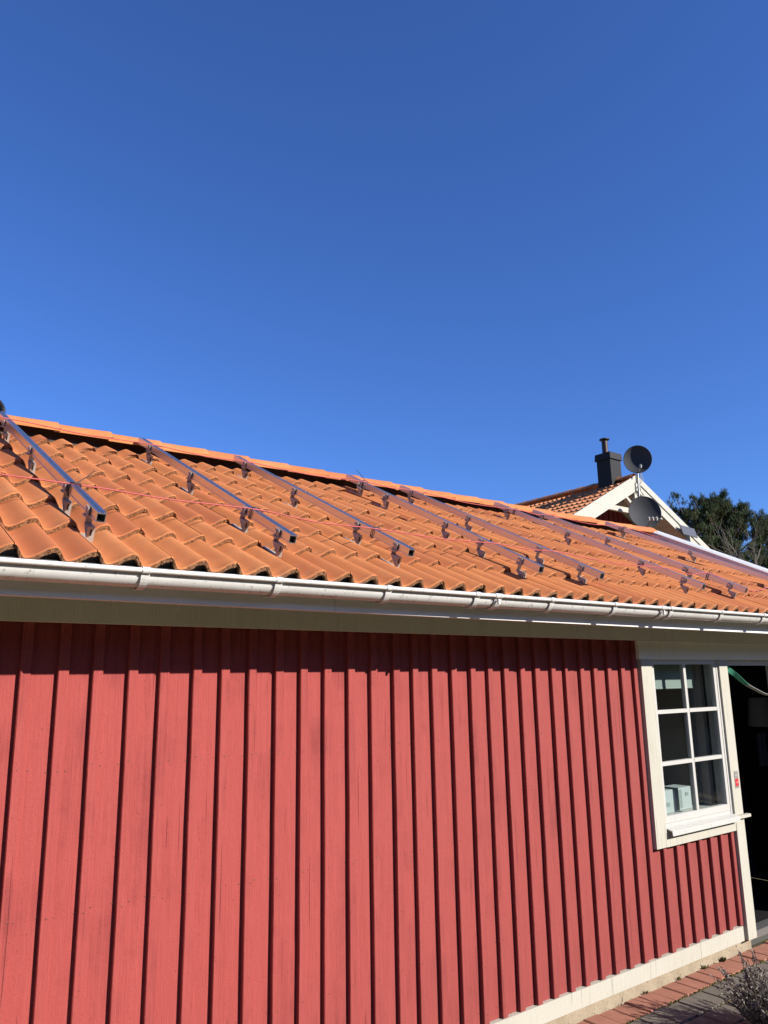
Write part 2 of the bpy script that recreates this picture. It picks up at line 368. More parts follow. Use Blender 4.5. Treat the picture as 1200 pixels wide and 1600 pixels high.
def boards(xs, z0, z1, seed):
    for i in range(len(xs)-1):
        a, b = xs[i]+.022, xs[i+1]+.022
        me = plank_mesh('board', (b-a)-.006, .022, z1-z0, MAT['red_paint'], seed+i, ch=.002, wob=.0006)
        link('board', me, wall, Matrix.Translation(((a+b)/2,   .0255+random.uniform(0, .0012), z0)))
boards([BX[0]-.151]+BX+[5.178], .187, 2.40, 300)
boards(LOWER+[6.2], .187, .90, 400)
boards(RIGHT+[8.33], .187, 2.40, 450)
for (a, b) in ((HX[0], 1.9), (1.903, 5.52), (5.523, 6.122), (7.40, HX[1])):
    s_ = MB(); s_.box(a, b, -.003, .049, .082, .185); s_.build('skirting_board', MAT['white_paint'], wall, at=(a, 0, .082))
pl = MB(); pl.box(HX[0], 6.27, .03, .2, -.2, .0815); pl.box(7.25, HX[1], .03, .2, -.2, .0815)
pl.build('plinth', MAT['concrete'], house)
st_ = MB(); st_.box(6.27, 7.25, .07, .2, -.2, .034); st_.build('door_step', MAT['eave_grey'], house, at=(6.76, .1, 0))
# frieze under the eaves (two lengths butted) and soffit, fascia
for (a, b) in ((HX[0], 3.848), (3.851, HX[1])):
    f = MB(); f.box(a, b, -.042, -.002, 2.342, 2.449); fr_ = f.build('frieze_board', MAT['white_paint_lift'], house, at=(a, -.042, 2.342))
k = 0; x = .848-.3*8
while x < HX[1]-.1:
    c_ = MB(); c_.box(x-.008, x+.008, -.049, -.0425, 2.418, 2.448); c_.build('vent_clip', MAT['white_paint_lift'], house, at=(x, -.045, 2.43)); x += .299
s_ = MB(); s_.box(HX[0], HX[1], -.41, .12, 2.451, 2.463); s_.build('soffit', MAT['dark_wood'], house)
for (a, b) in ((HX[0], 2.05), (2.053, 5.9), (5.903, HX[1]+.08)):
    f = MB(); f.extrude_x([(-.440, 2.402), (-.440, 2.532), (-.416, 2.532), (-.416, 2.414), (-.396, 2.414), (-.396, 2.402)][::-1], a, b, dz=lambda x: -.0012*(x-1))
    f.build('fascia_board', MAT['fascia_white'], house, at=(a, -.44, 2.4))
# gable ends and back wall, enclosing the rooms
gb = MB()
for xa, xb in ((HX[0]-.02, HX[0]+.06), (HX[1]-.06, HX[1]+.02)):
    V = [(xx, yy, zz) for xx in (xa, xb) for yy, zz in ((.05, .08), (.05, 2.44), (RY, 3.72), (2*RY-.05, 2.44), (2*RY-.05, .08))]
    gb.add(V, [(4, 3, 2, 1, 0), (5, 6, 7, 8, 9), (0, 1, 6, 5), (1, 2, 7, 6), (2, 3, 8, 7), (3, 4, 9, 8)])
gb.box(HX[0]+.06, HX[1]-.06, 2*RY-.13, 2*RY-.05, .08, 2.44)
gb.build('gable_wall', MAT['far_red_paint'], house)

# ------------------------------------------------------------------ roof: deck, tiles, ridge, verge
dk = MB(); T0 = .03; SR = (RY-EY)/cA
xa, xb = HX[0]-.1, HX[1]+.1
def slab(mb, sgn):
    def q(x, s, h):
        pnt = RP(x, s, h); return (x, pnt.y if sgn > 0 else 2*RY-pnt.y, pnt.z)
    V = [q(x, s, h) for x in (xa, xb) for s, h in ((T0, -.10), (SR, -.10), (SR, -.078), (T0, -.078))]
    F = [(0, 1, 2, 3), (7, 6, 5, 4), (0, 4, 5, 1), (1, 5, 6, 2), (2, 6, 7, 3), (3, 7, 4, 0)]
    mb.add(V, F if sgn > 0 else [tuple(reversed(f)) for f in F])
slab(dk, 1); slab(dk, -1)
roof = dk.build('roof', MAT['dark_wood'], house)
ef = MB(); ef.box(xa, xb, -.438, -.418, 2.534, 2.5435); ef.build('eave_flashing', MAT['eave_grey'], roof)

def prof(u):
    t_ = (u/.15) % 1.0
    if t_ < .29: c_ = math.cos(math.pi*t_/.29)
    else:
        q_ = (t_-.29)/.71; c_ = -math.cos(math.pi*q_)
    return -.0245+.0245*c_
ec = MB(); ne = int((xb-xa)/.0125); V = []
for i in range(ne+1):
    x = xa+(xb-xa)*i/ne; V += [RP(x, .040, -.10), RP(x, .040, prof(x-1.223)-.031)]
ec.add(V, [(2*i, 2*i+2, 2*i+3, 2*i+1) for i in range(ne)]); ec.build('eave_comb', MAT['comb_grey'], roof)
def tile_mesh(name, length, seed):
    rn_ = random.Random(seed); mb = MB()
    us = sorted(set([round(.15*k_+.15*q_, 5) for k_ in (0, 1) for q_ in (0, .04, .08, .12, .16, .20, .24, .28, .32, .38, .45, .53, .62, .71, .79, .86, .92, .97) if .15*k_+.15*q_ < .297]+[.297]))
    je = [rn_.uniform(-.0025, .0025) for _ in us]; jt = [rn_.uniform(-.0018, .0018) for _ in us]
    drop = .027/.412; rows = []
    def th(u): return .009 if (u < .016) else .026
    rows.append([(u, .03, prof(u)-.006-.03*drop-th(u)) for u in us])                        # underside, set back
    rows.append([(u, .002+j, prof(u)-th(u)+k_) for u, j, k_ in zip(us, je, jt)])            # front lower edge
    rows.append([(u, .000+j*.6, prof(u)-.0055+k_*.4) for u, j, k_ in zip(us, je, jt)])      # front upper edge
    rows.append([(u, .0055+j*.4, prof(u)) for u, j in zip(us, je)])                         # rounded arris
    rows.append([(u, .014, prof(u)-.014*drop) for u in us])
    rows.append([(u, length*.35, prof(u)-length*.35*drop) for u in us])
    rows.append([(u, length, prof(u)-length*drop) for u in us])
    n = len(us); V = [p_ for r_ in rows for p_ in r_]
    for k_ in range(6):
        F = [(k_*n+i, k_*n+i+1, (k_+1)*n+i+1, (k_+1)*n+i) for i in range(n-1)]
        s0 = len(mb.f); mb.add([], [])
        for f in F: mb.f.append(f); mb.m.append(1 if k_ < 2 else 0); mb.sm.append(k_ >= 2)
    mb.v = V
    # left side cheek of the tile
    mb.add([(0, 0.001, prof(0)-.009), (0, 0.001, prof(0)-.002), (0, length, prof(0)-length*drop), (0, length, prof(0)-length*drop-.02)], [(0, 1, 2, 3)], 0)
    # interlocking under-lip that runs beneath the neighbour, two ribs at its front
    for (a, b, hh) in ((.2975, .3025, -.013), (.3035, .3085, -.0105), (.3095, .3165, -.014)):
        z0, z1 = prof(.30)-.024, prof(.30)+hh+.001
        mb.add([(a, .004, z0), (b, .004, z0), (b, .004, z1), (a, .004, z1), (a, length, z0-length*drop), (b, length, z0-length*drop), (b, length, z1-length*drop), (a, length, z1-length*drop)],
               [(0, 1, 2, 3), (3, 2, 6, 7), (1, 5, 6, 2), (0, 3, 7, 4)], 1)
    return mb.mesh(name, [MAT['roof_tile'], MAT['tile_edge']])
TM = [tile_mesh('roof_tile', .458, 20+k) for k in range(7)]
TMT = [tile_mesh('roof_tile', .225, 40+k) for k in range(3)]
ROT = Matrix.Rotation(PITCH, 4, 'X'); ROW = .412
rn = random.Random(11); NX0 = 1.223
ncol0 = -int((NX0-(HX[0]-.02))//.30); ncol1 = int((HX[1]+.07-NX0)//.30)
for row in range(7):
    for k in range(ncol0, ncol1):
        me = TMT[(k*5+row) % 3] if row == 6 else TM[(k*5+row*3) % 7]
        pnt = RP(NX0+.30*k+jit(.0012), ROW*row+jit(.004), jit(.0015))
        link('roof_tile', me, roof, Matrix.Translation(pnt) @ ROT @ Matrix.Rotation(jit(.004), 4, 'Z') @ Matrix.Rotation(jit(.003), 4, 'Y'))
XL, XR_ = NX0+.30*ncol0, NX0+.30*ncol1
RZ_ = EZ+(RY-EY)*math.tan(PITCH)
# far slope of the same roof, never seen from the yard: one joined field of tiles
bf = MB()
for row in range(7):
    us = [XL+(XR_-XL)*i/(36*4*2) for i in range(36*4*2+1)]
    ring = []
    for (s, dh) in ((ROW*row, -.02), (ROW*row, 0), (min(ROW*row+.45, SR), -.024)):
        for x in us:
            pnt = RP(x, s, prof(x-NX0)+dh); ring.append((x, 2*RY-pnt.y, pnt.z))
    n = len(us)
    bf.add(ring, [(j*n+i, (j+1)*n+i, (j+1)*n+i+1, j*n+i+1) for j in range(2) for i in range(n-1)], 0, True)
tag(bf.build('tile_field', MAT['roof_tile'], roof), kind='stuff')
rb = MB(); rb.box(XL, XR_, RY-.022, RY+.022, RZ_-.12, RZ_+.052); rb.build('ridge_board', MAT['dark_wood'], roof)
# ridge tiles, each big end lapping over the next
def ridge_mesh(name, L, seed):
    rn_ = random.Random(seed); mb = MB(); rings = []
    st = [(0, 0), (L*.5, .004), (L*.86, .009), (L*.985, .012), (L, .0085)]
    n = 15
    for thick in (0, -.014):
        for (x, g_) in (st if thick == 0 else [(L, .0085), (0, 0)]):
            rr = []
            for i in range(n):
                a = -1+2*i/(n-1); y = a*(.108+g_*.7)
                z = .084+g_-(abs(a)**1.75)*.076+thick
                rr.append((x, y*(1+thick*1.0), z))
            rings.append(rr)
    V = [q for r_ in rings for q in r_]; F = []
    for j in range(len(rings)-1):
        for i in range(n-1): F.append((j*n+i, (j+1)*n+i, (j+1)*n+i+1, j*n+i+1))
    s0 = 0
    mb.v = V
    for q, f in enumerate(F): mb.f.append(f); mb.m.append(1 if q // (n-1) in (3, 4) else 0); mb.sm.append(q//(n-1) < 3)
    for e in (0, n-1):      # lower lips
        mb.add([V[e], V[4*n+e], V[5*n+e], V[6*n+e]], [(0, 1, 2, 3) if e == 0 else (3, 2, 1, 0)], 0)
    return mb.mesh(name, [MAT['roof_tile'], MAT['tile_edge']])
RM = [ridge_mesh('ridge_tile', .415, k) for k in range(3)]
xr = 1.363-.376*10; k = 0
RZ = EZ+(RY-EY)*math.tan(PITCH)
while xr+.40 < HX[1]+.12:
    link('ridge_tile', RM[k % 3], roof, Matrix.Translation((xr-.415+.376-.0, RY+jit(.004), RZ-.018+jit(.005))) @ Matrix.Rotation(jit(.008), 4, 'Y') @ Matrix.Rotation(jit(.012), 4, 'X'))
    xr += .376+jit(.004); k += 1
link('ridge_tile', RM[0], roof, Matrix.Translation((HX[1]-.24, RY, RZ-.006)))
# verge flashing, white, on both slopes
vf = MB(); vx = XR_+.012
for sgn in (1, -1):
    def q(x, s, h):
        pnt = RP(x, s, h); return Vector((x, pnt.y if sgn > 0 else 2*RY-pnt.y, pnt.z))
    prv = [(vx, -.10), (vx, .045), (vx+.03, .062), (vx+.25, .062), (vx+.265, .05), (vx+.265, -.17), (vx+.25, -.17), (vx+.25, -.10)]
    V = [q(x, s, h) for s in (-.06, SR+.012) for x, h in prv]; n = len(prv)
    F = [(i, n+i, n+(i+1) % n, (i+1) % n) for i in range(n)]+[tuple(reversed(range(n))), tuple(range(n, 2*n))]
    vf.add(V, F if sgn < 0 else [tuple(reversed(f)) for f in F])
vf.build('verge_flashing', MAT['gutter_white'], roof)

# ------------------------------------------------------------------ window and door trim of the building
tw = MAT['white_paint']
def part(name, mat, parent, *b, at=None):
    mb = MB(); mb.box(*b); return mb.build(name, mat, parent, at=at or (b[0], b[2], b[4]))
part('header_board', MAT['white_paint_lift'], house, 5.045, 7.44, -.026, .02, 2.203, 2.340)
win = MB(); win.box(5.20, 5.212, -.004, .10, 1.0, 2.203); win.box(6.118, 6.145, -.008, .10, 1.0, 2.203); win.box(5.212, 6.118, -.004, .10, 2.194, 2.203); win.box(5.212, 6.118, -.004, .10, 1.0, 1.030)
window = win.build('window', MAT['white_smooth'], house, at=(5.67, .04, 1.0))
part('casing_board', tw, window, 5.065, 5.199, -.024, .02, .880, 2.201)
part('casing_board', tw, window, 5.201, 6.143, -.022, .02, .878, .978)
sash = MB(); ys = (-.006, .034)
sash.box(5.213, 5.246, *ys, 1.032, 2.193); sash.box(6.078, 6.114, *ys, 1.032, 2.193); sash.box(5.246, 6.078, *ys, 2.168, 2.193); sash.box(5.246, 6.078, *ys, 1.032, 1.080)
sash.build('sash', MAT['white_smooth'], window, at=(5.67, .0, 1.05))
part('glazing_bar', MAT['white_smooth'], window, 5.648, 5.680, -.002, .030, 1.080, 2.168)
ZB = (1.442, 1.815)
for z in ZB:
    part('glazing_bar', MAT['white_smooth'], window, 5.246, 5.647, -.004, .032, z-.014, z+.014); part('glazing_bar', MAT['white_smooth'], window, 5.681, 6.078, -.004, .032, z-.014, z+.014)
for (xa_, xb_) in ((5.246, 5.648), (5.680, 6.078)):
    for (za, zb) in ((1.080, ZB[0]-.014), (ZB[0]+.014, ZB[1]-.014), (ZB[1]+.014, 2.168)):
        pn = MB(); pn.add([(xa_-.002, .014, za-.002), (xb_+.002, .014, za-.002), (xb_+.002, .014, zb+.002), (xa_-.002, .014, zb+.002)], [(0, 1, 2, 3)]); pn.build('pane', MAT['window_glass'], window, at=(xa_, .014, za))
sl = MB(); sl.extrude_x([(-.006, 1.004), (-.062, .990), (-.066, .955), (-.060, .955), (-.056, .982), (-.006, .992)], 5.212, 6.142)
sl.build('sill', MAT['white_smooth'], window, at=(5.67, -.05, .97))
sl = MB(); sl.box(6.143, 6.318, -.060, -.025, .968, .990); sl.build('sill', tw, window, at=(6.24, -.04, .97))
# door frame
df = MB(); df.box(6.145, 6.270, -.024, .02, .991, 2.201); dfo = df.build('door_frame', tw, house, at=(6.2, 0, .085))
part('jamb', tw, dfo, 6.148, 6.272, -.0235, .02, .083, .967)
part('jamb', tw, dfo, 7.25, 7.38, -.024, .02, .083, 2.201)
part('reveal', MAT['white_smooth'], dfo, 6.255, 6.290, .022, .14, .09, 2.183); part('reveal', MAT['white_smooth'], dfo, 7.235, 7.265, .022, .14, .09, 2.183); part('reveal', MAT['white_smooth'], dfo, 6.291, 7.234, .022, .14, 2.160, 2.20)
part('threshold', MAT['galvanised'], dfo, 6.291, 7.234, .05, .15, .035, .088)  # shade on the threshold put into a grey metal colour
part('strike_plate', MAT['brass'], dfo, 6.262, 6.292, .0, .012, .905, .930)
# rooms behind the openings
rm = MB()
rm.box(4.2, 8.2, 2.6, 2.68, .05, 2.45, 0); rm.box(4.12, 4.2, .13, 2.68, .05, 2.45, 0); rm.box(8.2, 8.28, .13, 2.68, .05, 2.45, 0)
rm.box(4.12, 8.28, .13, 2.68, 2.42, 2.449, 0); rm.box(4.12, 6.20, .14, 2.68, -.02, .06, 0)
rm.box(6.10, 6.155, .14, 2.59, .06, 2.41, 0); rm.build('room', MAT['room_wall'], house, at=(6, 1.4, 0))
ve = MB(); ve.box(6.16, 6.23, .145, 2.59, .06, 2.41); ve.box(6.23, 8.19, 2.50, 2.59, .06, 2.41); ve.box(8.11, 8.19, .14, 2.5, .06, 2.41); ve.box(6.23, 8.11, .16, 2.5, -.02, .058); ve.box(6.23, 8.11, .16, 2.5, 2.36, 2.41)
ve.build('vestibule', MAT['room_shade'], house, at=(7.2, 1.4, 0))

# ------------------------------------------------------------------ gutter
GY, GZ, GR = -.512, 2.508, .0565
gdz = lambda x: .0022*(x-2.2)
gutter = empty('rain_gutter', (3.0, GY, 2.45), 'white half round rain gutter running along the whole eave', 'gutter')
pr = []
N = 14
for i in range(N+1):
    a = math.pi+math.pi*i/N; pr.append((GY+GR*math.cos(a), GZ+GR*math.sin(a)))          # outside, front to back
pr += [(GY+GR, GZ+.02), (GY+GR-.002, GZ+.02)]
for i in range(N+1):
    a = 2*math.pi-math.pi*i/N; pr.append((GY+(GR-.002)*math.cos(a), GZ+(GR-.002)*math.sin(a)))
segs = [(-2.5, 1.46-.0), (1.46, 3.02), (3.02, 4.555), (4.555, 8.6)]
SEG = [(-2.5, 3.02), (3.022, 4.555), (4.557, 8.62)]
for a, b in SEG:
    mb = MB(); mb.extrude_x(pr, a, b, smooth=True, dz=gdz, nseg=6)
    bead = [(GY-GR-.012+.0105*math.cos(q), GZ+.003+.0105*math.sin(q)) for q in [2*math.pi*i/10 for i in range(10)]]
    mb.extrude_x(bead, a, b, smooth=True, dz=gdz, nseg=6)
    mb.build('channel', MAT['gutter_white'], gutter, at=(a, GY, GZ))
cap = MB(); cap.extrude_x([(GY+(GR)*math.cos(math.pi+math.pi*i/N), GZ+(GR)*math.sin(math.pi+math.pi*i/N)) for i in range(N+1)], 8.62, 8.625, dz=gdz); cap.build('end_cap', MAT['gutter_white'], gutter, at=(8.62, GY, GZ))
def strap(mb, x, w0, w1, ro, a0, a1, dz):
    V = []; F = []; n = 16
    for i in range(n+1):
        f = i/n; a = a0+(a1-a0)*f; wv = w0+(w1-w0)*min(1, f*1.6)
        for rr in (ro, ro+.004):
            for sx in (-1, 1): V.append((x+sx*wv/2, GY+rr*math.cos(a), GZ+dz+rr*math.sin(a)))
    for i in range(n):
        o = i*4
        F += [(o+2, o+3, o+7, o+6), (o, o+4, o+5, o+1), (o, o+2, o+6, o+4), (o+1, o+5, o+7, o+3)]
    F += [(0, 1, 3, 2), (n*4, n*4+2, n*4+3, n*4+1)]
    mb.add(V, F)
bx = [1.077-.6*6+.6*k for k in range(17)]
meas = {6: 1.077, 7: 1.668, 8: 2.272, 9: 2.862, 10: 3.455, 11: 4.045, 12: 4.65, 13: 5.278}
for k, x in enumerate(bx):
    x = meas.get(k, x); mb = MB(); dz = gdz(x)
    strap(mb, x, .036, .024, GR+.0055, math.pi-.12, 2*math.pi-.1, dz)
    mb.tube([(x-.016, GY-GR-.012, GZ+.003+dz), (x+.016, GY-GR-.012, GZ+.003+dz)], .0142, 10)
    mb.box(x-.012, x+.012, GY+GR, GY+GR+.02, GZ-.06+dz, GZ+.03+dz)
    mb.build('bracket', MAT['gutter_white'], gutter, at=(x, GY, GZ+dz))
for x in (3.02, 4.555):
    mb = MB(); dz = gdz(x)
    strap(mb, x, .052, .048, GR+.0035, math.pi-.1, 2*math.pi-.05, dz)
    mb.tube([(x-.030, GY-GR-.012, GZ+.003+dz), (x+.022, GY-GR-.012, GZ+.003+dz)], .0140, 10)
    mb.box(x-.016, x-.002, GY-GR-.024, GY-GR-.012, GZ-.042+dz, GZ-.016+dz)
    mb.build('joint_clip', MAT['gutter_white'], gutter, at=(x, GY, GZ+dz))

# ------------------------------------------------------------------ mounting rails with their roof hooks
RAILS = [  # x at foot, x at head, s foot, s head, tile rows that carry a hook
 (.985, .957, .25, 2.76, (1, 2, 4, 6)), (1.911, 1.910, .247, 2.70, (1, 2, 4, 6)), (2.66, 2.66, .243, 2.645, (1, 2, 4, 6)),
 (3.662, 3.774, .19, 2.70, (1, 2, 3, 5, 6)), (4.264, 4.312, .19, 2.61, (1, 2, 4, 6)), (5.515, 5.54, .198, 2.62, (1, 2, 4, 6)),
 (6.207, 6.051, .233, 2.56, (1, 2, 4, 6)), (7.78, 7.34, .22, 2.62, (1, 2, 4, 6))]
ORD = ['first aluminium rail from the left, running up past the ridge beside the black coil',
 'second aluminium rail from the left, short gap to the first',
 'third aluminium rail from the left on the orange roof',
 'fourth aluminium rail from the left, with a black tie sticking up near its top',
 'fifth aluminium rail from the left, close beside the fourth',
 'sixth aluminium rail from the left, its top near the far brown roof',
 'seventh aluminium rail from the left, foot nearest the white window',
 'last aluminium rail at right, beside the white verge flashing']
NV = Vector((0, -sA, cA)); UPS = Vector((0, cA, sA)); XV = Vector((1, 0, 0))
def rail_pt(r, s, h):
    f = (s-r[2])/(r[3]-r[2]); return RP(r[0]+(r[1]-r[0])*f, s, h)
HT, RW = .087, .040
for r, lab in zip(RAILS, ORD):
    base = rail_pt(r, r[2], 0.0)
    rail = empty('mounting_rail', base, lab, 'mounting rail', 'aluminium rails on the orange tiled roof')
    a, b = rail_pt(r, r[2], 0), rail_pt(r, r[3], 0); d = (b-a).normalized(); sd_ = d.cross(NV).normalized(); L = (b-a).length/2
    c = (a+b)/2; mb = MB(); th = .003
    def bar(u0, u1, h0, h1, mi=0): mb.obox(c+sd_*((u0+u1)/2)+NV*((h0+h1)/2), d*L, sd_*((u1-u0)/2), NV*((h1-h0)/2), mi)
    hw = RW/2
    bar(-hw, hw, HT-RW, HT-RW+th); bar(-hw, hw, HT-th, HT); bar(-hw, -hw+th, HT-RW+th, HT-th); bar(hw-th, hw, HT-RW+th, HT-th)
    bar(-hw, -hw+.013, HT+.0002, HT+.0045); bar(hw-.013, hw, HT+.0002, HT+.0045)             # lips of the top slot
    bar(-hw-.003, -hw, HT-RW, HT-RW+.006); bar(hw, hw+.003, HT-RW, HT-RW+.006)                # foot flanges
    mb.build('rail_profile', MAT['aluminium'], rail)
    for row in r[4]:
        e = ROW*row; xx = rail_pt(r, e-.09, 0).x+.004
        t_ = ((xx-NX0)/.15) % 1; xx += (.36-t_)*.05           # settle towards the pan of the tile
        hb = prof(xx-NX0)-.027*(.32/.412)+.003
        hb = max(hb, prof(xx+.016-NX0)-.014, prof(xx-.016-NX0)-.014)
        mb = MB(); hx = xx-.012; top = hb+.060
        def hbx(x0, x1, s0, s1, h0, h1): mb.obox(RP((x0+x1)/2, (s0+s1)/2, (h0+h1)/2), XV*((x1-x0)/2), UPS*((s1-s0)/2), NV*((h1-h0)/2))
        hbx(hx-.016, hx+.016, e-.100, e+.05, hb-.006, hb-.0005)          # tongue running up under the tile
        hbx(hx-.016, hx+.016, e-.1065, e-.1005, hb-.006, top)            # upright leg facing down the slope
        hbx(hx-.016, hx+.016, e-.1000, e-.040, top-.006, top)            # shelf
        hbx(hx-.014, hx+.014, e-.0460, e-.0405, top+.0005, HT-.012)      # tab up the rail's flank
        P3 = [(e-.100, hb+.012), (e-.100, top-.0065), (e-.044, top-.0065), (e-.060, hb+.040)]
        for q0 in (hx-.0155, ):
            V = [RP(q0, s_3, h_3) for s_3, h_3 in P3]+[RP(q0+.004, s_3, h_3) for s_3, h_3 in P3]
            mb.add(V, [(0, 1, 2, 3), (7, 6, 5, 4), (0, 4, 5, 1), (1, 5, 6, 2), (2, 6, 7, 3), (3, 7, 4, 0)])
        hk = mb.build('roof_hook', MAT['stainless'], rail, at=RP(xx, e-.1, hb))
        # slot in the upright leg (a dark recess plate), clamp on the rail's near side and its bolt
        q = MB(); q.obox(RP(hx, e-.1072, hb+.036), XV*.0036, UPS*.0012, NV*.013); q.build('slot', MAT['black_plastic'], hk)
        rx = rail_pt(r, e-.05, 0).x
        q = MB(); q.obox(RP(rx-.028, e-.050, HT-.022), XV*.0035, UPS*.020, NV*.020); q.obox(RP(rx-.028, e-.050, HT-.044), XV*.012, UPS*.020, NV*.003)
        cl = q.build('clamp', MAT['stainless'], hk)
        q = MB(); ctr = RP(rx-.031, e-.050, HT-.020); q.tube([ctr, ctr-XV*.008], .0065, 6, smooth=False); q.build('bolt', MAT['bolt_steel'], hk)

# ------------------------------------------------------------------ red string cables over the rails
def smooth_path(P, n=10):
    out_ = []
    for i in range(len(P)-1):
        p0, p1, p2, p3 = P[max(i-1, 0)], P[i], P[i+1], P[min(i+2, len(P)-1)]
        for k_ in range(n):
            t_ = k_/n; out_.append(.5*((2*p1)+(p2-p0)*t_+(2*p0-5*p1+4*p2-p3)*t_**2+(3*p1-p0-3*p2+p3)*t_**3))
    return out_+[P[-1]]
def cable(name, lab, ss, over):
    P = [RP(-.9, ss[0], .07), RP(-.1, ss[0]+.01, .09)]
    for i, r in enumerate(RAILS):
        s = ss[i]
        if i and over[i] > 0:
            pp = rail_pt(RAILS[i-1], ss[i-1], 0); qq = rail_pt(r, s, 0); mid = (pp+qq)/2
            P.append(mid+NV*(HT+.008-over[i])-UPS*over[i]*.9)
        P.append(rail_pt(r, s, HT+.0105))
    P.append(RP(8.2, ss[-1]+.05, .03))
    mb = MB(); mb.tube(smooth_path(P, 8),   .0036, 6); o = mb.build(name, MAT['cable_red'], at=P[0]); tag(o, lab, 'cable')
cable('red_cable', 'thin red cable strung low across the rails, sagging before the last rail', [.706, .69, .60, .63, .62, .55, .56, .70], [0, .006, .012, .008, .006, .015, .02, .10])
cable('red_cable', 'thin red cable strung high across the rails just below the ridge', [2.43, 2.40, 2.36, 2.40, 2.39, 2.30, 2.33, 2.40], [0, .01, .012, .014, .01, .018, .012, .02])
def tie(r, s, lab, tail=None):
    mb = MB(); pc = lambda u, h: rail_pt(r, s, h)+sd0*u
    sd0 = XV
    P = [pc(-.025, HT-.045), pc(-.026, HT-.01), pc(-.022, HT+.016), pc(.0, HT+.018), pc(.022, HT+.016), pc(.026, HT-.01), pc(.025, HT-.045), pc(-.025, HT-.046)]
    mb.tube(P, .0024, 5)
    P2 = [p_+UPS*.016 for p_ in P]; mb.tube(P2, .0024, 5)
    if tail is not None: mb.tube([pc(-.0, HT+.018), pc(0, HT+.018)+Vector(tail)*.5+Vector((.004, 0, 0)), pc(0, HT+.018)+Vector(tail)], .0022, 5)
    o = mb.build('cable_tie', MAT['black_plastic'], at=rail_pt(r, s, HT)); tag(o, lab, 'cable tie', 'black ties holding the red cables')
tie(RAILS[0], .70, 'black cable tie with long upright tail on the first rail from left', (.095, .05, .085))
tie(RAILS[1], .69, 'black cable tie at the lower red cable on the second rail')
tie(RAILS[2], .60, 'black cable tie at the lower red cable on the third rail')
tie(RAILS[3], 2.40, 'black cable tie with tail pointing at the sky on the fourth rail', (-.06, .05, .10))
tie(RAILS[5], 2.31, 'black cable tie at the upper red cable on the sixth rail')
tie(RAILS[6], .56, 'black cable tie at the lower red cable on the seventh rail')
tie(RAILS[7], 2.38, 'black cable tie at the upper red cable on the last rail')
# coil of black ribbed conduit left on the ridge
mb = MB()
cc = Vector((.90, 2.13, 3.955))
for q in range(3):
    P = []; 
    for i in range(61):
        a = 2*math.pi*i/60; P.append(cc+Vector((.105*math.cos(a), .012+.030*(q-1)+.012*math.sin(3*a+q), .002*q+.085*math.sin(a)+.0)))
    mb.tube(P, [.016 if i % 2 else .0115 for i in range(61)], 8, smooth=False, caps=False)
tag(mb.build('conduit_coil', MAT['black_plastic'], at=(.90, 2.13, 3.87)), 'black ribbed coil lying on the ridge behind the first rail', 'coil')

# ------------------------------------------------------------------ small things at the window and the door
box1 = empty('cardboard_box', (5.47, .16, 1.06), 'larger white box on the inner sill behind the lower left pane', 'box')
MB().box(5.31, 5.56, .135, .27, 1.062, 1.225).build('carton', MAT['box_white'], box1); MB().box(5.44, 5.51, .1335, .1345, 1.105, 1.135).build('printed_label', MAT['box_print'], box1)
box2 = empty('cardboard_box', (5.70, .17, 1.06), 'smaller white box beside the larger one on the window sill', 'box')
MB().box(5.66, 5.83, .150, .29, 1.062, 1.225).build('carton', MAT['box_white'], box2); MB().box(5.655, 5.70, .147, .1495, 1.075, 1.21).build('dark_band', MAT['box_print'], box2); MB().box(5.58, 5.60, .14, .2, 1.062, 1.22).build('flap', MAT['box_white'], box2); MB().box(5.75, 5.79, .147, .1495, 1.16, 1.185).build('printed_label', MAT['box_print'], box2)
part('inner_sill', MAT['white_smooth'], window, 5.21, 6.13, .105, .34, 1.035, 1.06)
bl = MB(); bl.box(5.26, 6.04, .15, .158, 1.985, 2.22); bl.tube([(5.26, .155, 1.985), (6.04, .155, 1.985)], .008, 8)
tag(bl.build('roller_blind', MAT['blind'], at=(5.67, .155, 1.98)), 'pale roller blind pulled a little way down inside the window', 'blind')
def curtain(lab, xa_, xb_, y, z0, z1, mat, n=26, amp=.018, fr_=5):
    mb = MB(); V = []
    for z in (z0, z1):
        for i in range(n+1):
            f = i/n; V.append((xa_+(xb_-xa_)*f, y+amp*math.sin(f*math.pi*2*fr_)*(1 if z == z0 else .7), z))
    mb.add(V, [(i, i+1, n+2+i, n+1+i) for i in range(n)], 0, True)
    for i in range(n+1): pass
    V2 = [(x_, y_+.004, z_) for x_, y_, z_ in V]; mb.add(V2, [(i+1, i, n+1+i, n+2+i) for i in range(n)], 0, True)
    tag(mb.build('curtain', mat, at=((xa_+xb_)/2, y, z0)), lab, 'curtain')
curtain('plain beige curtain hanging at the right edge inside the window', 5.96, 6.10, .22, 1.07, 2.3, MAT['curtain'], fr_=3)
curtain('brownish curtain hanging inside the left half of the window', 5.72, 6.02, .62, .3, 2.3, MAT['room_wall'], fr_=6)
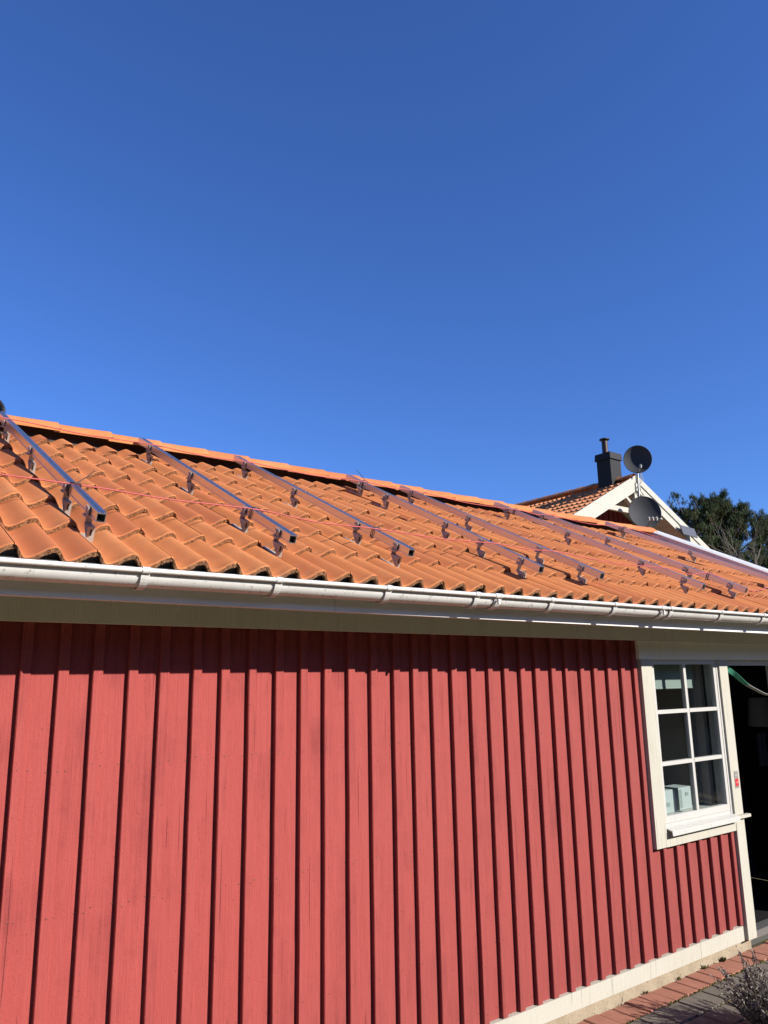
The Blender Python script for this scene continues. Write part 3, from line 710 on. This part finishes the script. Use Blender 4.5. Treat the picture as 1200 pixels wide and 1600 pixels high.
# strap hanging across the door opening
S = [Vector(q) for q in ((6.30, .012, 2.150), (6.346, .010, 2.126), (6.458, .006, 2.072), (6.581, .004, 2.006), (6.731, .003, 1.955), (6.941, .002, 1.902), (7.25, .0, 1.885))]
S = smooth_path(S, 6); n = len(S)
def ribbon(i0, i1, mat, name, parent):
    mb = MB(); V = []
    for i in range(i0, i1+1):
        f = i/(n-1); tw = .15+min(1, f*1.9)*1.30; dv = (S[min(i+1, n-1)]-S[max(i-1, 0)]).normalized()
        nz = Vector((0, 0, 1)); nz = (nz-dv*nz.dot(dv)).normalized(); ny = dv.cross(nz)
        wv = (nz*math.cos(tw)+ny*math.sin(tw))*.021; nn = dv.cross(wv).normalized()*.0012
        V += [S[i]-wv-nn, S[i]+wv-nn, S[i]+wv+nn, S[i]-wv+nn]
    k_ = i1-i0; F = [(o*4+j, o*4+(j+1) % 4, o*4+4+(j+1) % 4, o*4+4+j) for o in range(k_) for j in range(4)]
    mb.add(V, F, 0, False); return mb.build(name, mat, parent)
st = empty('strap', (6.30, .012, 2.13), 'green and white strap drooping across the dark doorway', 'strap')
ribbon(0, 19, MAT['strap_green'], 'green_length', st); ribbon(19, n-1, MAT['strap_white'], 'white_length', st)
sg = empty('sticker', (6.215, -.026, 1.22), 'small grey and red sticker on the white door trim', 'sticker')
MB().box(6.190, 6.248, -.0262, -.0242, 1.190, 1.320).build('backing', MAT['label_grey'], sg)
MB().box(6.196, 6.244, -.0272, -.0264, 1.205, 1.262).build('red_square', MAT['label_red'], sg)
q = MB(); q.obox((6.220, -.0278, 1.234), (.007, 0, .005), (0, .0004, 0), (-.0015, 0, .003)); q.obox((6.216, -.0278, 1.288), (.012, 0, .003), (0, .0004, 0), (0, 0, .0025)); q.build('printed_mark', MAT['label_white'], sg)
# inside the doorway
lp = empty('pendant_lamp', (9.0-1.55, 1.1, 2.36), 'pale lampshade hanging in the dark doorway', 'lamp')
mb = MB(); n_ = 20; lc = Vector((9.07-1.0, 1.0, 0))
lc = Vector((7.98, .62, 1.70)); V = []
for z, rr in ((-.13, .135), (.15, .105)):
    for i in range(n_): V.append(lc+Vector((rr*math.cos(2*math.pi*i/n_), rr*math.sin(2*math.pi*i/n_), z)))
mb.add(V, [(i, (i+1) % n_, n_+(i+1) % n_, n_+i) for i in range(n_)], 0, True); mb.build('lamp_shade', MAT['lamp_fabric'], lp)
MB().tube([lc+Vector((0, 0, .14)), (lc.x, lc.y, 2.36)], .004, 6).build('cord', MAT['black_plastic'], lp)
curtain('blue grey cloth hanging below the lampshade in the doorway', 7.93, 8.09, .66, 1.18, 1.50, MAT['blue_cloth'], n=14, amp=.02, fr_=2)
curtain('dark navy cloth hanging low inside the doorway', 6.9, 8.05, .9, .10, .95, MAT['navy_cloth'], n=30, amp=.03, fr_=6)

# ------------------------------------------------------------------ the gabled house behind
GX, GYF, GZA = 15.73, 7.0, 6.78
GP = R(27.3); gc, gs = math.cos(GP), math.sin(GP); HWID = 4.6; GL = 10.0; OV = .95
gh = empty('gabled_house', (GX, GYF+OV, 0), 'red gabled house behind with orange tiles and wide white barge boards', 'house')
ez = GZA-HWID*math.tan(GP)
w = MB(); yy = GYF+OV; hw = HWID-.5
V = [(GX+x, y, z) for y in (yy, yy+GL) for x, z in ((-hw, 0), (-hw, ez+.1), (0, GZA-.32), (hw, ez+.1), (hw, 0))]
w.add(V, [(0, 4, 3, 2, 1), (5, 6, 7, 8, 9), (0, 1, 6, 5), (4, 9, 8, 3), (1, 2, 7, 6), (2, 3, 8, 7)])
gwall = w.build('wall', MAT['far_red_paint'], gh)
k = 0; x = -hw+.02
while x < hw-.05:          # battens of the gable
    zt = GZA-.34-abs(x+.025)*math.tan(GP)
    MB().box(GX+x, GX+x+.05, yy-.024, yy-.001, .3, zt).build('batten', MAT['far_red_paint'], gwall, at=(GX+x, yy, .3)); x += .20
def GS(side, y, s, h):     # side -1 left slope, +1 right; s measured down from the ridge
    return Vector((GX+side*(s*gc+h*gs), y, GZA-s*gs+h*gc))
rs = MB(); SL = HWID/gc
for side in (-1, 1):
    V = [GS(side, y, s, h) for y in (GYF+.03, yy+GL+.4) for s, h in ((0, -.20), (0, -.125), (SL, -.125), (SL, -.20))]
    F = [(0, 1, 2, 3), (7, 6, 5, 4), (0, 4, 5, 1), (1, 5, 6, 2), (2, 6, 7, 3), (3, 7, 4, 0)]
    rs.add(V, F if side > 0 else [tuple(reversed(f)) for f in F])
groof = rs.build('roof', MAT['fascia_white'], gh)
tf = MB(); y_a, y_b = GYF+.02, yy+GL+.42; ny = int((y_b-y_a)/.0375)
for side in (-1, 1):
    rows = int(SL/.345)+1
    for r_ in range(rows):
        s1 = SL-r_*.345+.05; s0 = max(s1-.38, .02); n1 = ny+1; V = []
        jr = [rn.uniform(-.004, .004) for _ in range(n1)]
        for (s, dh) in ((s1, -.05), (s1, .0), (s0, -.045)):
            for i in range(n1):
                y = y_a+(y_b-y_a)*i/ny; V.append(GS(side, y, s, prof((y if side < 0 else -y))*1.5+dh+.025+jr[i]*(1 if dh == 0 else 0)))
        F = [(j*n1+i, j*n1+i+1, (j+1)*n1+i+1, (j+1)*n1+i) for j in range(2) for i in range(ny)]
        if side < 0: F = [tuple(reversed(f)) for f in F]
        tf.add(V, F, 0, False)
tag(tf.build('tile_field', MAT['far_tile'], groof), kind='stuff')
for k in range(int((y_b-y_a)/.38)):
    mb = MB(); y = y_a+.38*k; V = []
    for (yv, g_) in ((y+.42, -.004), (y+.03, .012), (y, .008)):
        for i in range(9):
            a = -1+2*i/8; V.append((GX+a*(.13+g_), yv, GZA+.085+g_-abs(a)**1.8*.105))
    mb.add(V, [(j*9+i, j*9+i+1, (j+1)*9+i+1, (j+1)*9+i) for j in range(2) for i in range(8)], 0, True)
    mb.build('ridge_tile', MAT['far_tile'], groof, at=(GX, y, GZA))
for side in (-1, 1):      # barge board, narrow cover strip on top of it
    V = [GS(side, y, s, h) for y in (GYF, GYF+.028) for s, h in ((0, -.30), (0, .01), (SL+.1, .01), (SL+.1, -.30))]
    V[0] = Vector((GX, GYF, GZA-.30/gc)); V[4] = Vector((GX, GYF+.028, GZA-.30/gc)); V[1] = Vector((GX, GYF, GZA+.01/gc)); V[5] = Vector((GX, GYF+.028, GZA+.01/gc))
    F = [(0, 1, 2, 3), (7, 6, 5, 4), (0, 4, 5, 1), (1, 5, 6, 2), (2, 6, 7, 3), (3, 7, 4, 0)]
    b_ = MB(); b_.add(V, F if side > 0 else [tuple(reversed(f)) for f in F]); bo = b_.build('barge_board', MAT['white_paint'], gh, at=(GX+side*.5, GYF, ez))
    V = [GS(side, y, s, h) for y in (GYF-.026, GYF-.001) for s, h in ((.0, -.105), (.0, .045), (SL+.12, .045), (SL+.12, -.105))]
    for q_, hh in ((0, -.105), (4, -.105), (1, .045), (5, .045)): V[q_] = Vector((GX, V[q_].y, GZA+hh/gc))
    b_ = MB(); b_.add(V, F if side > 0 else [tuple(reversed(f)) for f in F]); b_.build('cover_strip', MAT['white_paint'], bo)
    for k in range(int(SL/.11)):     # soffit boards under the overhang
        s0 = .05+k*.11; sb = MB()
        sb.obox(GS(side, GYF+.03+(OV-.03)/2, s0+.05, -.212), Vector((side*gc, 0, -gs))*.051, (0, (OV-.034)/2, 0), Vector((side*gs, 0, gc))*.008)
        sb.build('soffit_board', MAT['white_smooth'], gh, at=GS(side, GYF+.3, s0, -.17))
tr_ = MB(); yb = GYF+.09
MB().box(GX-1.55, GX+1.55, GYF+.04, GYF+.12, 5.865, 5.985).build('collar_beam', MAT['white_paint'], gh, at=(GX, yb, 5.9))
MB().box(GX-.05, GX+.06, GYF+.035, GYF+.115, 5.99, GZA-.34).build('king_post', MAT['white_paint'], gh, at=(GX, yb, 6))
for sg_ in (-1, 1):
    MB().beam((GX+sg_*.06, yb, 6.02), (GX+sg_*.48, yb, 6.33), .07, .10, (0, 1, 0)).build('strut', MAT['white_paint'], gh, at=(GX+sg_*.2, yb, 6.1))
ch = MB(); cx0, cx1, cy0, cy1 = 15.48, 15.90, 7.50, 7.90
ch.box(cx0, cx1, cy0, cy1, 6.3, 7.36); cho = ch.build('chimney', MAT['chimney_metal'], groof, at=(15.68, 7.7, 6.5))
chim = MB()
def frustum(mb, x0, x1, y0, y1, z0, z1, g):
    V = [(x0-g, y0-g, z0), (x1+g, y0-g, z0), (x1+g, y1+g, z0), (x0-g, y1+g, z0), (x0-g*.6, y0-g*.6, z1), (x1+g*.6, y0-g*.6, z1), (x1+g*.6, y1+g*.6, z1), (x0-g*.6, y1+g*.6, z1)]
    mb.add(V, [(3, 2, 1, 0), (4, 5, 6, 7), (0, 1, 5, 4), (1, 2, 6, 5), (2, 3, 7, 6), (3, 0, 4, 7)])
frustum(chim, cx0, cx1, cy0, cy1, 7.33, 7.50, .035); chim.build('chimney_cap', MAT['chimney_metal'], groof, at=(15.68, 7.7, 7.4))
pp = MB(); pp.tube([(15.62, 7.72, 7.45), (15.62, 7.72, 7.84)], .075, 16); pp.build('flue_pipe', MAT['rust_pipe'], groof, at=(15.62, 7.72, 7.5))
pp = MB(); pp.tube([(15.62, 7.72, 7.835), (15.62, 7.72, 7.88)], .03, 8); V = []; n_ = 20
for z, rr in ((7.875, .125), (7.90, .12), (7.925, .03)):
    for i in range(n_): V.append((15.62+rr*math.cos(2*math.pi*i/n_), 7.72+rr*math.sin(2*math.pi*i/n_), z))
pp.add(V, [(j*n_+i, j*n_+(i+1) % n_, (j+1)*n_+(i+1) % n_, (j+1)*n_+i) for j in range(2) for i in range(n_)]+[tuple(reversed(range(n_))), tuple(range(2*n_, 3*n_))], 0)
pp.build('rain_cap', MAT['chimney_metal'], groof, at=(15.62, 7.72, 7.87))

# ------------------------------------------------------------------ satellite dishes, wall panel
def dish(loc, rad, face, lab, lnbs, mast):
    d_ = empty('satellite_dish', mast[0], lab, 'satellite dish', 'grey satellite dishes on the gable')
    f_ = Vector(face).normalized(); side = Vector((0, 0, 1)).cross(f_).normalized(); upv = f_.cross(side); c = Vector(loc)
    mb = MB(); rings, seg = 7, 40; dep = rad*.26
    for sgn, off in ((1, 0), (-1, -.012)):
        V = [c+f_*(off-dep)]; F = []
        for j in range(1, rings+1):
            rr = rad*j/rings
            for i in range(seg):
                a = 2*math.pi*i/seg; V.append(c+side*rr*math.cos(a)*.95+upv*rr*math.sin(a)+f_*(off-dep+dep*(j/rings)**2))
        for i in range(seg): F.append((0, 1+i, 1+(i+1) % seg))
        for j in range(rings-1):
            for i in range(seg): F.append((1+j*seg+i, 1+(j+1)*seg+i, 1+(j+1)*seg+(i+1) % seg, 1+j*seg+(i+1) % seg))
        mb.add(V, F if sgn > 0 else [tuple(reversed(q_)) for q_ in F], 0, True)
    P = [c+side*rad*.95*math.cos(2*math.pi*i/seg)+upv*rad*math.sin(2*math.pi*i/seg)+f_*(-.006) for i in range(seg+1)]
    mb.tube(P, .009, 6, caps=False); mb.build('reflector', MAT['dish_grey'], d_)
    foot = c-upv*rad*.92-f_*.03; tip = c-upv*rad*.72+f_*rad*.80+side*rad*.12
    arm = MB(); arm.tube([foot-f_*.05, foot+f_*.05, tip], .013, 8); arm.build('feed_arm', MAT['galvanised'], d_)
    for k_ in range(lnbs):
        q0 = tip+side*(.085*(k_-(lnbs-1)/2))+upv*.02
        lb = MB(); lb.tube([q0+f_*.05, q0-f_*.02, q0-f_*.03, q0-f_*.07], [.018, .018, .030, .030], 10); lb.tube([q0+f_*.03, q0+f_*.03-upv*.07], .016, 8); lb.build('feed_horn', MAT['light_plastic'], d_)
    if lnbs > 1: MB().tube([tip-side*.15, tip+side*.15], .010, 6).build('cross_bar', MAT['galvanised'], d_)
    MB().tube([Vector(q_) for q_ in mast], .022, 10).build('mast', MAT['galvanised'], d_)
    bk = MB(); bk.obox(c-f_*(dep+.06), side*.05, upv*.09, f_*.05); bk.build('back_bracket', MAT['galvanised'], d_)
dish((15.58, 6.80, 7.15), .335, (-.80, -.60, -.02), 'upper grey satellite dish on a mast above the gable apex', 1, [(15.70, 6.93, 6.28), (15.74, 6.94, 7.0), (15.72, 6.95, 7.16)])
dish((15.30, 6.55, 5.78), .385, (-.62, -.77, .13), 'lower grey satellite dish with three feed horns in front of the gable', 3, [(15.72, 6.96, 5.7), (15.74, 6.93, 6.0), (15.52, 6.78, 5.95)])
cw = MB()
for k_ in range(3):
    cw.tube(smooth_path([Vector((15.80+.03*k_, 6.94, 6.95)), Vector((15.84+.04*k_, 6.93, 6.70)), Vector((15.78-.03*k_, 6.93, 6.50)), Vector((15.86+.04*k_, 6.94, 6.32)), Vector((15.8, 6.93, 6.18))], 6), .006, 5)
tag(cw.build('aerial_cable', MAT['light_plastic'], at=(15.8, 6.94, 6.2)), 'pale aerial cables looping down the mast between the two dishes', 'cable')
fl = empty('solar_panel', (17.75, 6.93, 5.5), 'small dark rectangular panel on the right barge board', 'panel')
pc = Vector((17.60, 6.88, 5.62)); ps = Vector((.626, -.03, -.047)).normalized(); pu = Vector((-.069, .05, .253)); pu = (pu-ps*pu.dot(ps)*.2).normalized(); pf = pu.cross(ps).normalized()
pf = pf if pf.y < 0 else -pf
MB().obox(pc, ps*.30, pu*.125, pf*.010).build('frame', MAT['black_plastic'], fl); MB().obox(pc+pf*.011, ps*.287, pu*.112, pf*.002).build('face', MAT['solar_face'], fl)
MB().beam(pc-pf*.01, (17.62, 6.985, 5.60), .03, .03).build('arm', MAT['black_plastic'], fl)

# ------------------------------------------------------------------ trees
def pine(loc, height, crown_r, crown_from, seed, lab, lean=(0, 0), ntuft=2600):
    rn_ = random.Random(seed); loc = Vector(loc)
    o = empty('pine_tree', loc, lab, 'tree', 'pines behind the roof')
    tb = MB(); N_ = 10; TP = [loc+Vector((lean[0]*(i/N_)**2+rn_.uniform(-.1, .1), lean[1]*(i/N_)**2+rn_.uniform(-.1, .1), height*.97*i/N_-.1)) for i in range(N_+1)]
    tb.tube(TP, [.26*(1-i/N_)**.8+.025 for i in range(N_+1)], 9)
    def tr_at(f):
        q_ = f*N_; i = min(int(q_), N_-1); return TP[i].lerp(TP[i+1], q_-i)
    fol = MB(); tips = []
    nl = 46
    for k_ in range(nl):
        f = crown_from+(1-crown_from)*((k_+.5)/nl)**.9; b0 = tr_at(min(f, .985)); a = k_*2.4+rn_.uniform(-.5, .5)
        g_ = (f-crown_from)/(1-crown_from)
        Lr = crown_r*(.35+.65*math.sin(math.pi*min(1, (1-g_)*.72+.12)))*rn_.uniform(.6, 1.12)*(1 if g_ < .9 else .6)
        dv = Vector((math.cos(a), math.sin(a), .12+.75*g_+rn_.uniform(-.1, .2)))
        P = [b0, b0+dv*Lr*.4, b0+dv*Lr*.75+Vector((0, 0, .10*Lr)), b0+dv*Lr*.95+Vector((0, 0, .28*Lr))]
        tb.tube(smooth_path(P, 2), [.07*(1-i/6)*(1-.5*g_)+.012 for i in range(7)], 5, caps=False)
        for q_ in range(9):
            t_ = rn_.uniform(.35, 1.0); pnt = P[0].lerp(P[3], t_)+Vector((rn_.gauss(0, .17), rn_.gauss(0, .17), rn_.gauss(.1, .14)))*Lr*.7
            tb.tube([P[0].lerp(P[3], t_*.85), pnt], [.018, .006], 4, caps=False); tips.append((pnt, dv, Lr))
    tips.append((TP[-1], Vector((0, 0, 1)), .6)); tips.append((tr_at(.95), Vector((0, 0, 1)), .6))
    V = []; F = []
    for k_ in range(ntuft):
        c, dv, Lr = tips[k_ % len(tips)] if k_ >= len(tips) else tips[k_]
        c = c+Vector((rn_.gauss(0, .12), rn_.gauss(0, .12), rn_.gauss(.02, .12)))
        ax = (dv.normalized()*.5+Vector((rn_.gauss(0, .35), rn_.gauss(0, .35), .85+rn_.gauss(0, .25)))).normalized()
        ref = ax.orthogonal().normalized(); bi = ax.cross(ref); ph = rn_.uniform(0, 6.3); sz = rn_.uniform(.16, .30)
        for j in range(13):
            a = ph+j*2.4; sp_ = rn_.uniform(.35, 1.0); d_ = (ax*rn_.uniform(.5, 1.0)+(ref*math.cos(a)+bi*math.sin(a))*sp_).normalized()
            w_ = d_.cross(ax+Vector((.01, .02, 0))).normalized()*.013; s0 = c+ax*rn_.uniform(-.08, .08); n0 = len(V)
            V += [s0-w_, s0+w_, s0+d_*sz]; F.append((n0, n0+1, n0+2))
    fol.add(V, F)
    tb.build('trunk', MAT['pine_bark'], o); fol.build('crown', MAT['pine_needle'], o)
pine((50.7, 25.9, 0), 13.7, 2.4, .45, 1, 'broad dark pine nearest the white barge board', ntuft=5200)
pine((52.0, 25.0, 0), 14.6, 2.1, .48, 2, 'tallest dark pine in the middle of the group', ntuft=5200)
pine((53.4, 24.2, 0), 13.9, 2.4, .45, 3, 'dark pine right of the tallest one, behind pale bare branches', ntuft=5200)
pine((55.3, 23.2, 0), 13.2, 1.5, .45, 4, 'narrow dark pine at the right edge of the picture', ntuft=3400)
def bare(loc, height, seed, lab, spread=.5, depth=5, r0=.09, lean=(0, 0), wide=1.0):
    rn_ = random.Random(seed); loc = Vector(loc); o = empty('bare_tree', loc, lab, 'tree', 'leafless trees behind the roof')
    tb = MB(); tw = MB()
    def grow(p0, dv, L, r_, lv):
        P = [p0]; d_ = dv.copy()
        for i in range(4): d_ = (d_+Vector((rn_.gauss(0, .13), rn_.gauss(0, .13), rn_.gauss(.05, .08)))).normalized(); P.append(P[-1]+d_*L/4)
        (tb if lv == 0 else tw).tube(P, [r_*(1-.13*i) for i in range(5)], 6 if lv < 2 else 4, caps=False)
        if lv >= depth: return
        for k_ in range(3 if lv else 6):
            t_ = rn_.uniform(.45, 1.0) if lv else .38+.62*k_/6+rn_.uniform(0, .1); q_ = min(t_*4, 3.99); i = int(q_); b0 = P[i].lerp(P[i+1], q_-i)
            a = rn_.uniform(0, 6.3); nd = (d_+Vector((math.cos(a), math.sin(a), rn_.uniform(-.1, .5)))*spread*rn_.uniform(.7, 1.5)).normalized()
            grow(b0, nd, L*rn_.uniform(.5, .75), max(r_*.52, .011), lv+1)
    grow(loc, Vector((lean[0], lean[1], 1)).normalized(), height*.62, r0, 0)
    top = max(v_[2] for v_ in tw.v); fz = height/top
    for m_ in (tb, tw): m_.v = [(loc.x+(v_[0]-loc.x)*wide, loc.y+(v_[1]-loc.y)*wide, v_[2]*fz) for v_ in m_.v]
    tb.build('trunk', MAT['bare_bark'], o); tw.build('crown', MAT['bare_bark'], o)
bare((37.6, 14.6, 0), 9.6, 5, 'pale leafless tree in front of the pines at right', .62, 4, .11, wide=.8)
bare((49.2, 27.0, 0), 14.5, 9, 'faint leafless treetop between the barge board and the pines', .5, 5, .13, wide=.45)

# hedge added out of view to block low sky light (what the panes mirror)
hd = MB(); rn = random.Random(5); nx_, prf = 150, [(-15.2, 0), (-14.8, 1.2), (-14.7, 3.0), (-14.9, 4.6), (-15.4, 5.9), (-16.0, 6.4), (-16.8, 5.6), (-17.2, 3), (-17.2, 0)]
V = []
for i in range(nx_+1):
    for (y, z) in prf: V.append((-28+76*i/nx_+rn.uniform(-.15, .15), y+rn.uniform(-.3, .3), max(0, z+(rn.uniform(-.5, .4) if z > .5 else 0))))
n_ = len(prf); hd.add(V, [(i*n_+k, (i+1)*n_+k, (i+1)*n_+k+1, i*n_+k+1) for i in range(nx_) for k in range(n_-1)])
for k in range(9000):
    b_ = Vector(V[rn.randrange(len(V))])+Vector((rn.uniform(-.4, .4), rn.uniform(-.3, .3), rn.uniform(-.5, .5))); d_ = Vector((rn.gauss(0, .6), rn.gauss(.3, .6), .7)).normalized(); w_ = d_.orthogonal().normalized()*.09
    hd.add([b_-w_, b_+w_, b_+d_*rn.uniform(.25, .5)], [(0, 1, 2)])
tag(hd.build('sky_block_hedge', MAT['pine_needle'], at=(10, -16, 0)), 'added out-of-view hedge blocking low sky light from the building', 'hedge')

# ------------------------------------------------------------------ dry lavender bush and weeds by the path
rn = random.Random(21)
bush = empty('lavender_bush', (4.93, -.86, 0), 'dry grey lavender bush beside the paving', 'bush')
stems = MB(); leaf = MB(); flo = MB(); b0 = Vector((4.93, -.86, 0))
for k in range(300):
    a = rn.uniform(0, 6.283); tl = rn.uniform(.05, 1.0)**.6; dv = Vector((math.cos(a)*tl*1.0, math.sin(a)*tl*1.0, 1.05-.45*tl)).normalized()
    L = rn.choice((rn.uniform(.14, .28), rn.uniform(.24, .40)))*(1-.05*tl); st0 = b0+Vector((math.cos(a), math.sin(a), 0))*rn.uniform(0, .10)
    P = [st0, st0+dv*L*.4+Vector((jit(.02), jit(.02), .01)), st0+dv*L*.75+Vector((jit(.03), jit(.03), .03)), st0+dv*L+Vector((jit(.04), jit(.04), .05))]
    stems.tube(P, [.0036, .003, .0022, .0014], 4, caps=False)
    for q in range(26):
        t_ = rn.uniform(.30, .95); i = min(int(t_*3), 2); c = P[i].lerp(P[i+1], t_*3-i)
        d_ = (dv+Vector((rn.gauss(0, .7), rn.gauss(0, .7), rn.gauss(.2, .4)))).normalized(); w_ = d_.cross(Vector((jit(1), jit(1), jit(1)))).normalized()*.0055; l_ = rn.uniform(.012, .028)
        leaf.add([c-w_, c+w_, c+d_*l_], [(0, 1, 2)])
    if rn.random() < .45:
        e = P[3]
        for q in range(7):
            c = e+dv*(.012*q-.06); d_ = Vector((rn.gauss(0, 1), rn.gauss(0, 1), rn.gauss(.4, .6))).normalized(); w_ = d_.cross(dv).normalized()*.0045
            flo.add([c-w_, c+w_, c+d_*.014], [(0, 1, 2)]); flo.add([c-w_-dv*.003, c+w_, c+dv*.014], [(0, 1, 2)])
stems.build('stems', MAT['twig'], bush); leaf.build('leaves', MAT['lavender_leaf'], bush); flo.build('dry_flowers', MAT['lavender_dry'], bush)
def weed(x, y, lab, s=1.0, n=26):
    mb = MB(); c = Vector((x, y, -.005))
    for k in range(n):
        a = rn.uniform(0, 6.283); d_ = Vector((math.cos(a), math.sin(a), rn.uniform(.5, 1.6))).normalized(); L = rn.uniform(.015, .05)*s; w_ = d_.cross(Vector((0, 0, 1))).normalized()*.005*s
        st0 = c+Vector((jit(.025), jit(.012), 0))*s; mb.add([st0-w_*.5, st0+d_*L*.6-w_, st0+d_*L, st0+d_*L*.6+w_, st0+w_*.5], [(0, 1, 2, 3, 4)])
    tag(mb.build('weed', MAT['moss'], at=c), lab, 'weed', 'weeds in the joint along the plinth')
weed(5.83, .018, 'larger green weed at the plinth near the door trim', 1.1, 34); weed(5.58, .018, 'green weed in the plinth joint, second from the door', 1.0, 26); weed(5.25, .016, 'small dry weed at the plinth, third from the door', .7, 18); weed(4.85, .016, 'small weed low in the plinth joint, farthest from the door', .8, 18)
ms = MB()
for k in range(900):           # moss in the joints between red and grey pavers
    x = rn.uniform(3.8, 7.0); y = -.174+jit(.006) if rn.random() < .6 else -.174-.211*rn.randint(1, 4)+jit(.006); c = Vector((x, y, -.010)); s = rn.uniform(.004, .015)
    for q in range(3):
        a = rn.uniform(0, 6.28); ms.add([c+Vector((s*math.cos(a), s*.5*math.sin(a), 0)), c+Vector((-s*math.sin(a), s*.5*math.cos(a), 0)), c+Vector((jit(.004), jit(.004), s*1.1))], [(0, 1, 2)])
tag(ms.build('joint_moss', MAT['moss']), 'moss growing in the joints of the paving', 'moss', kind='stuff')
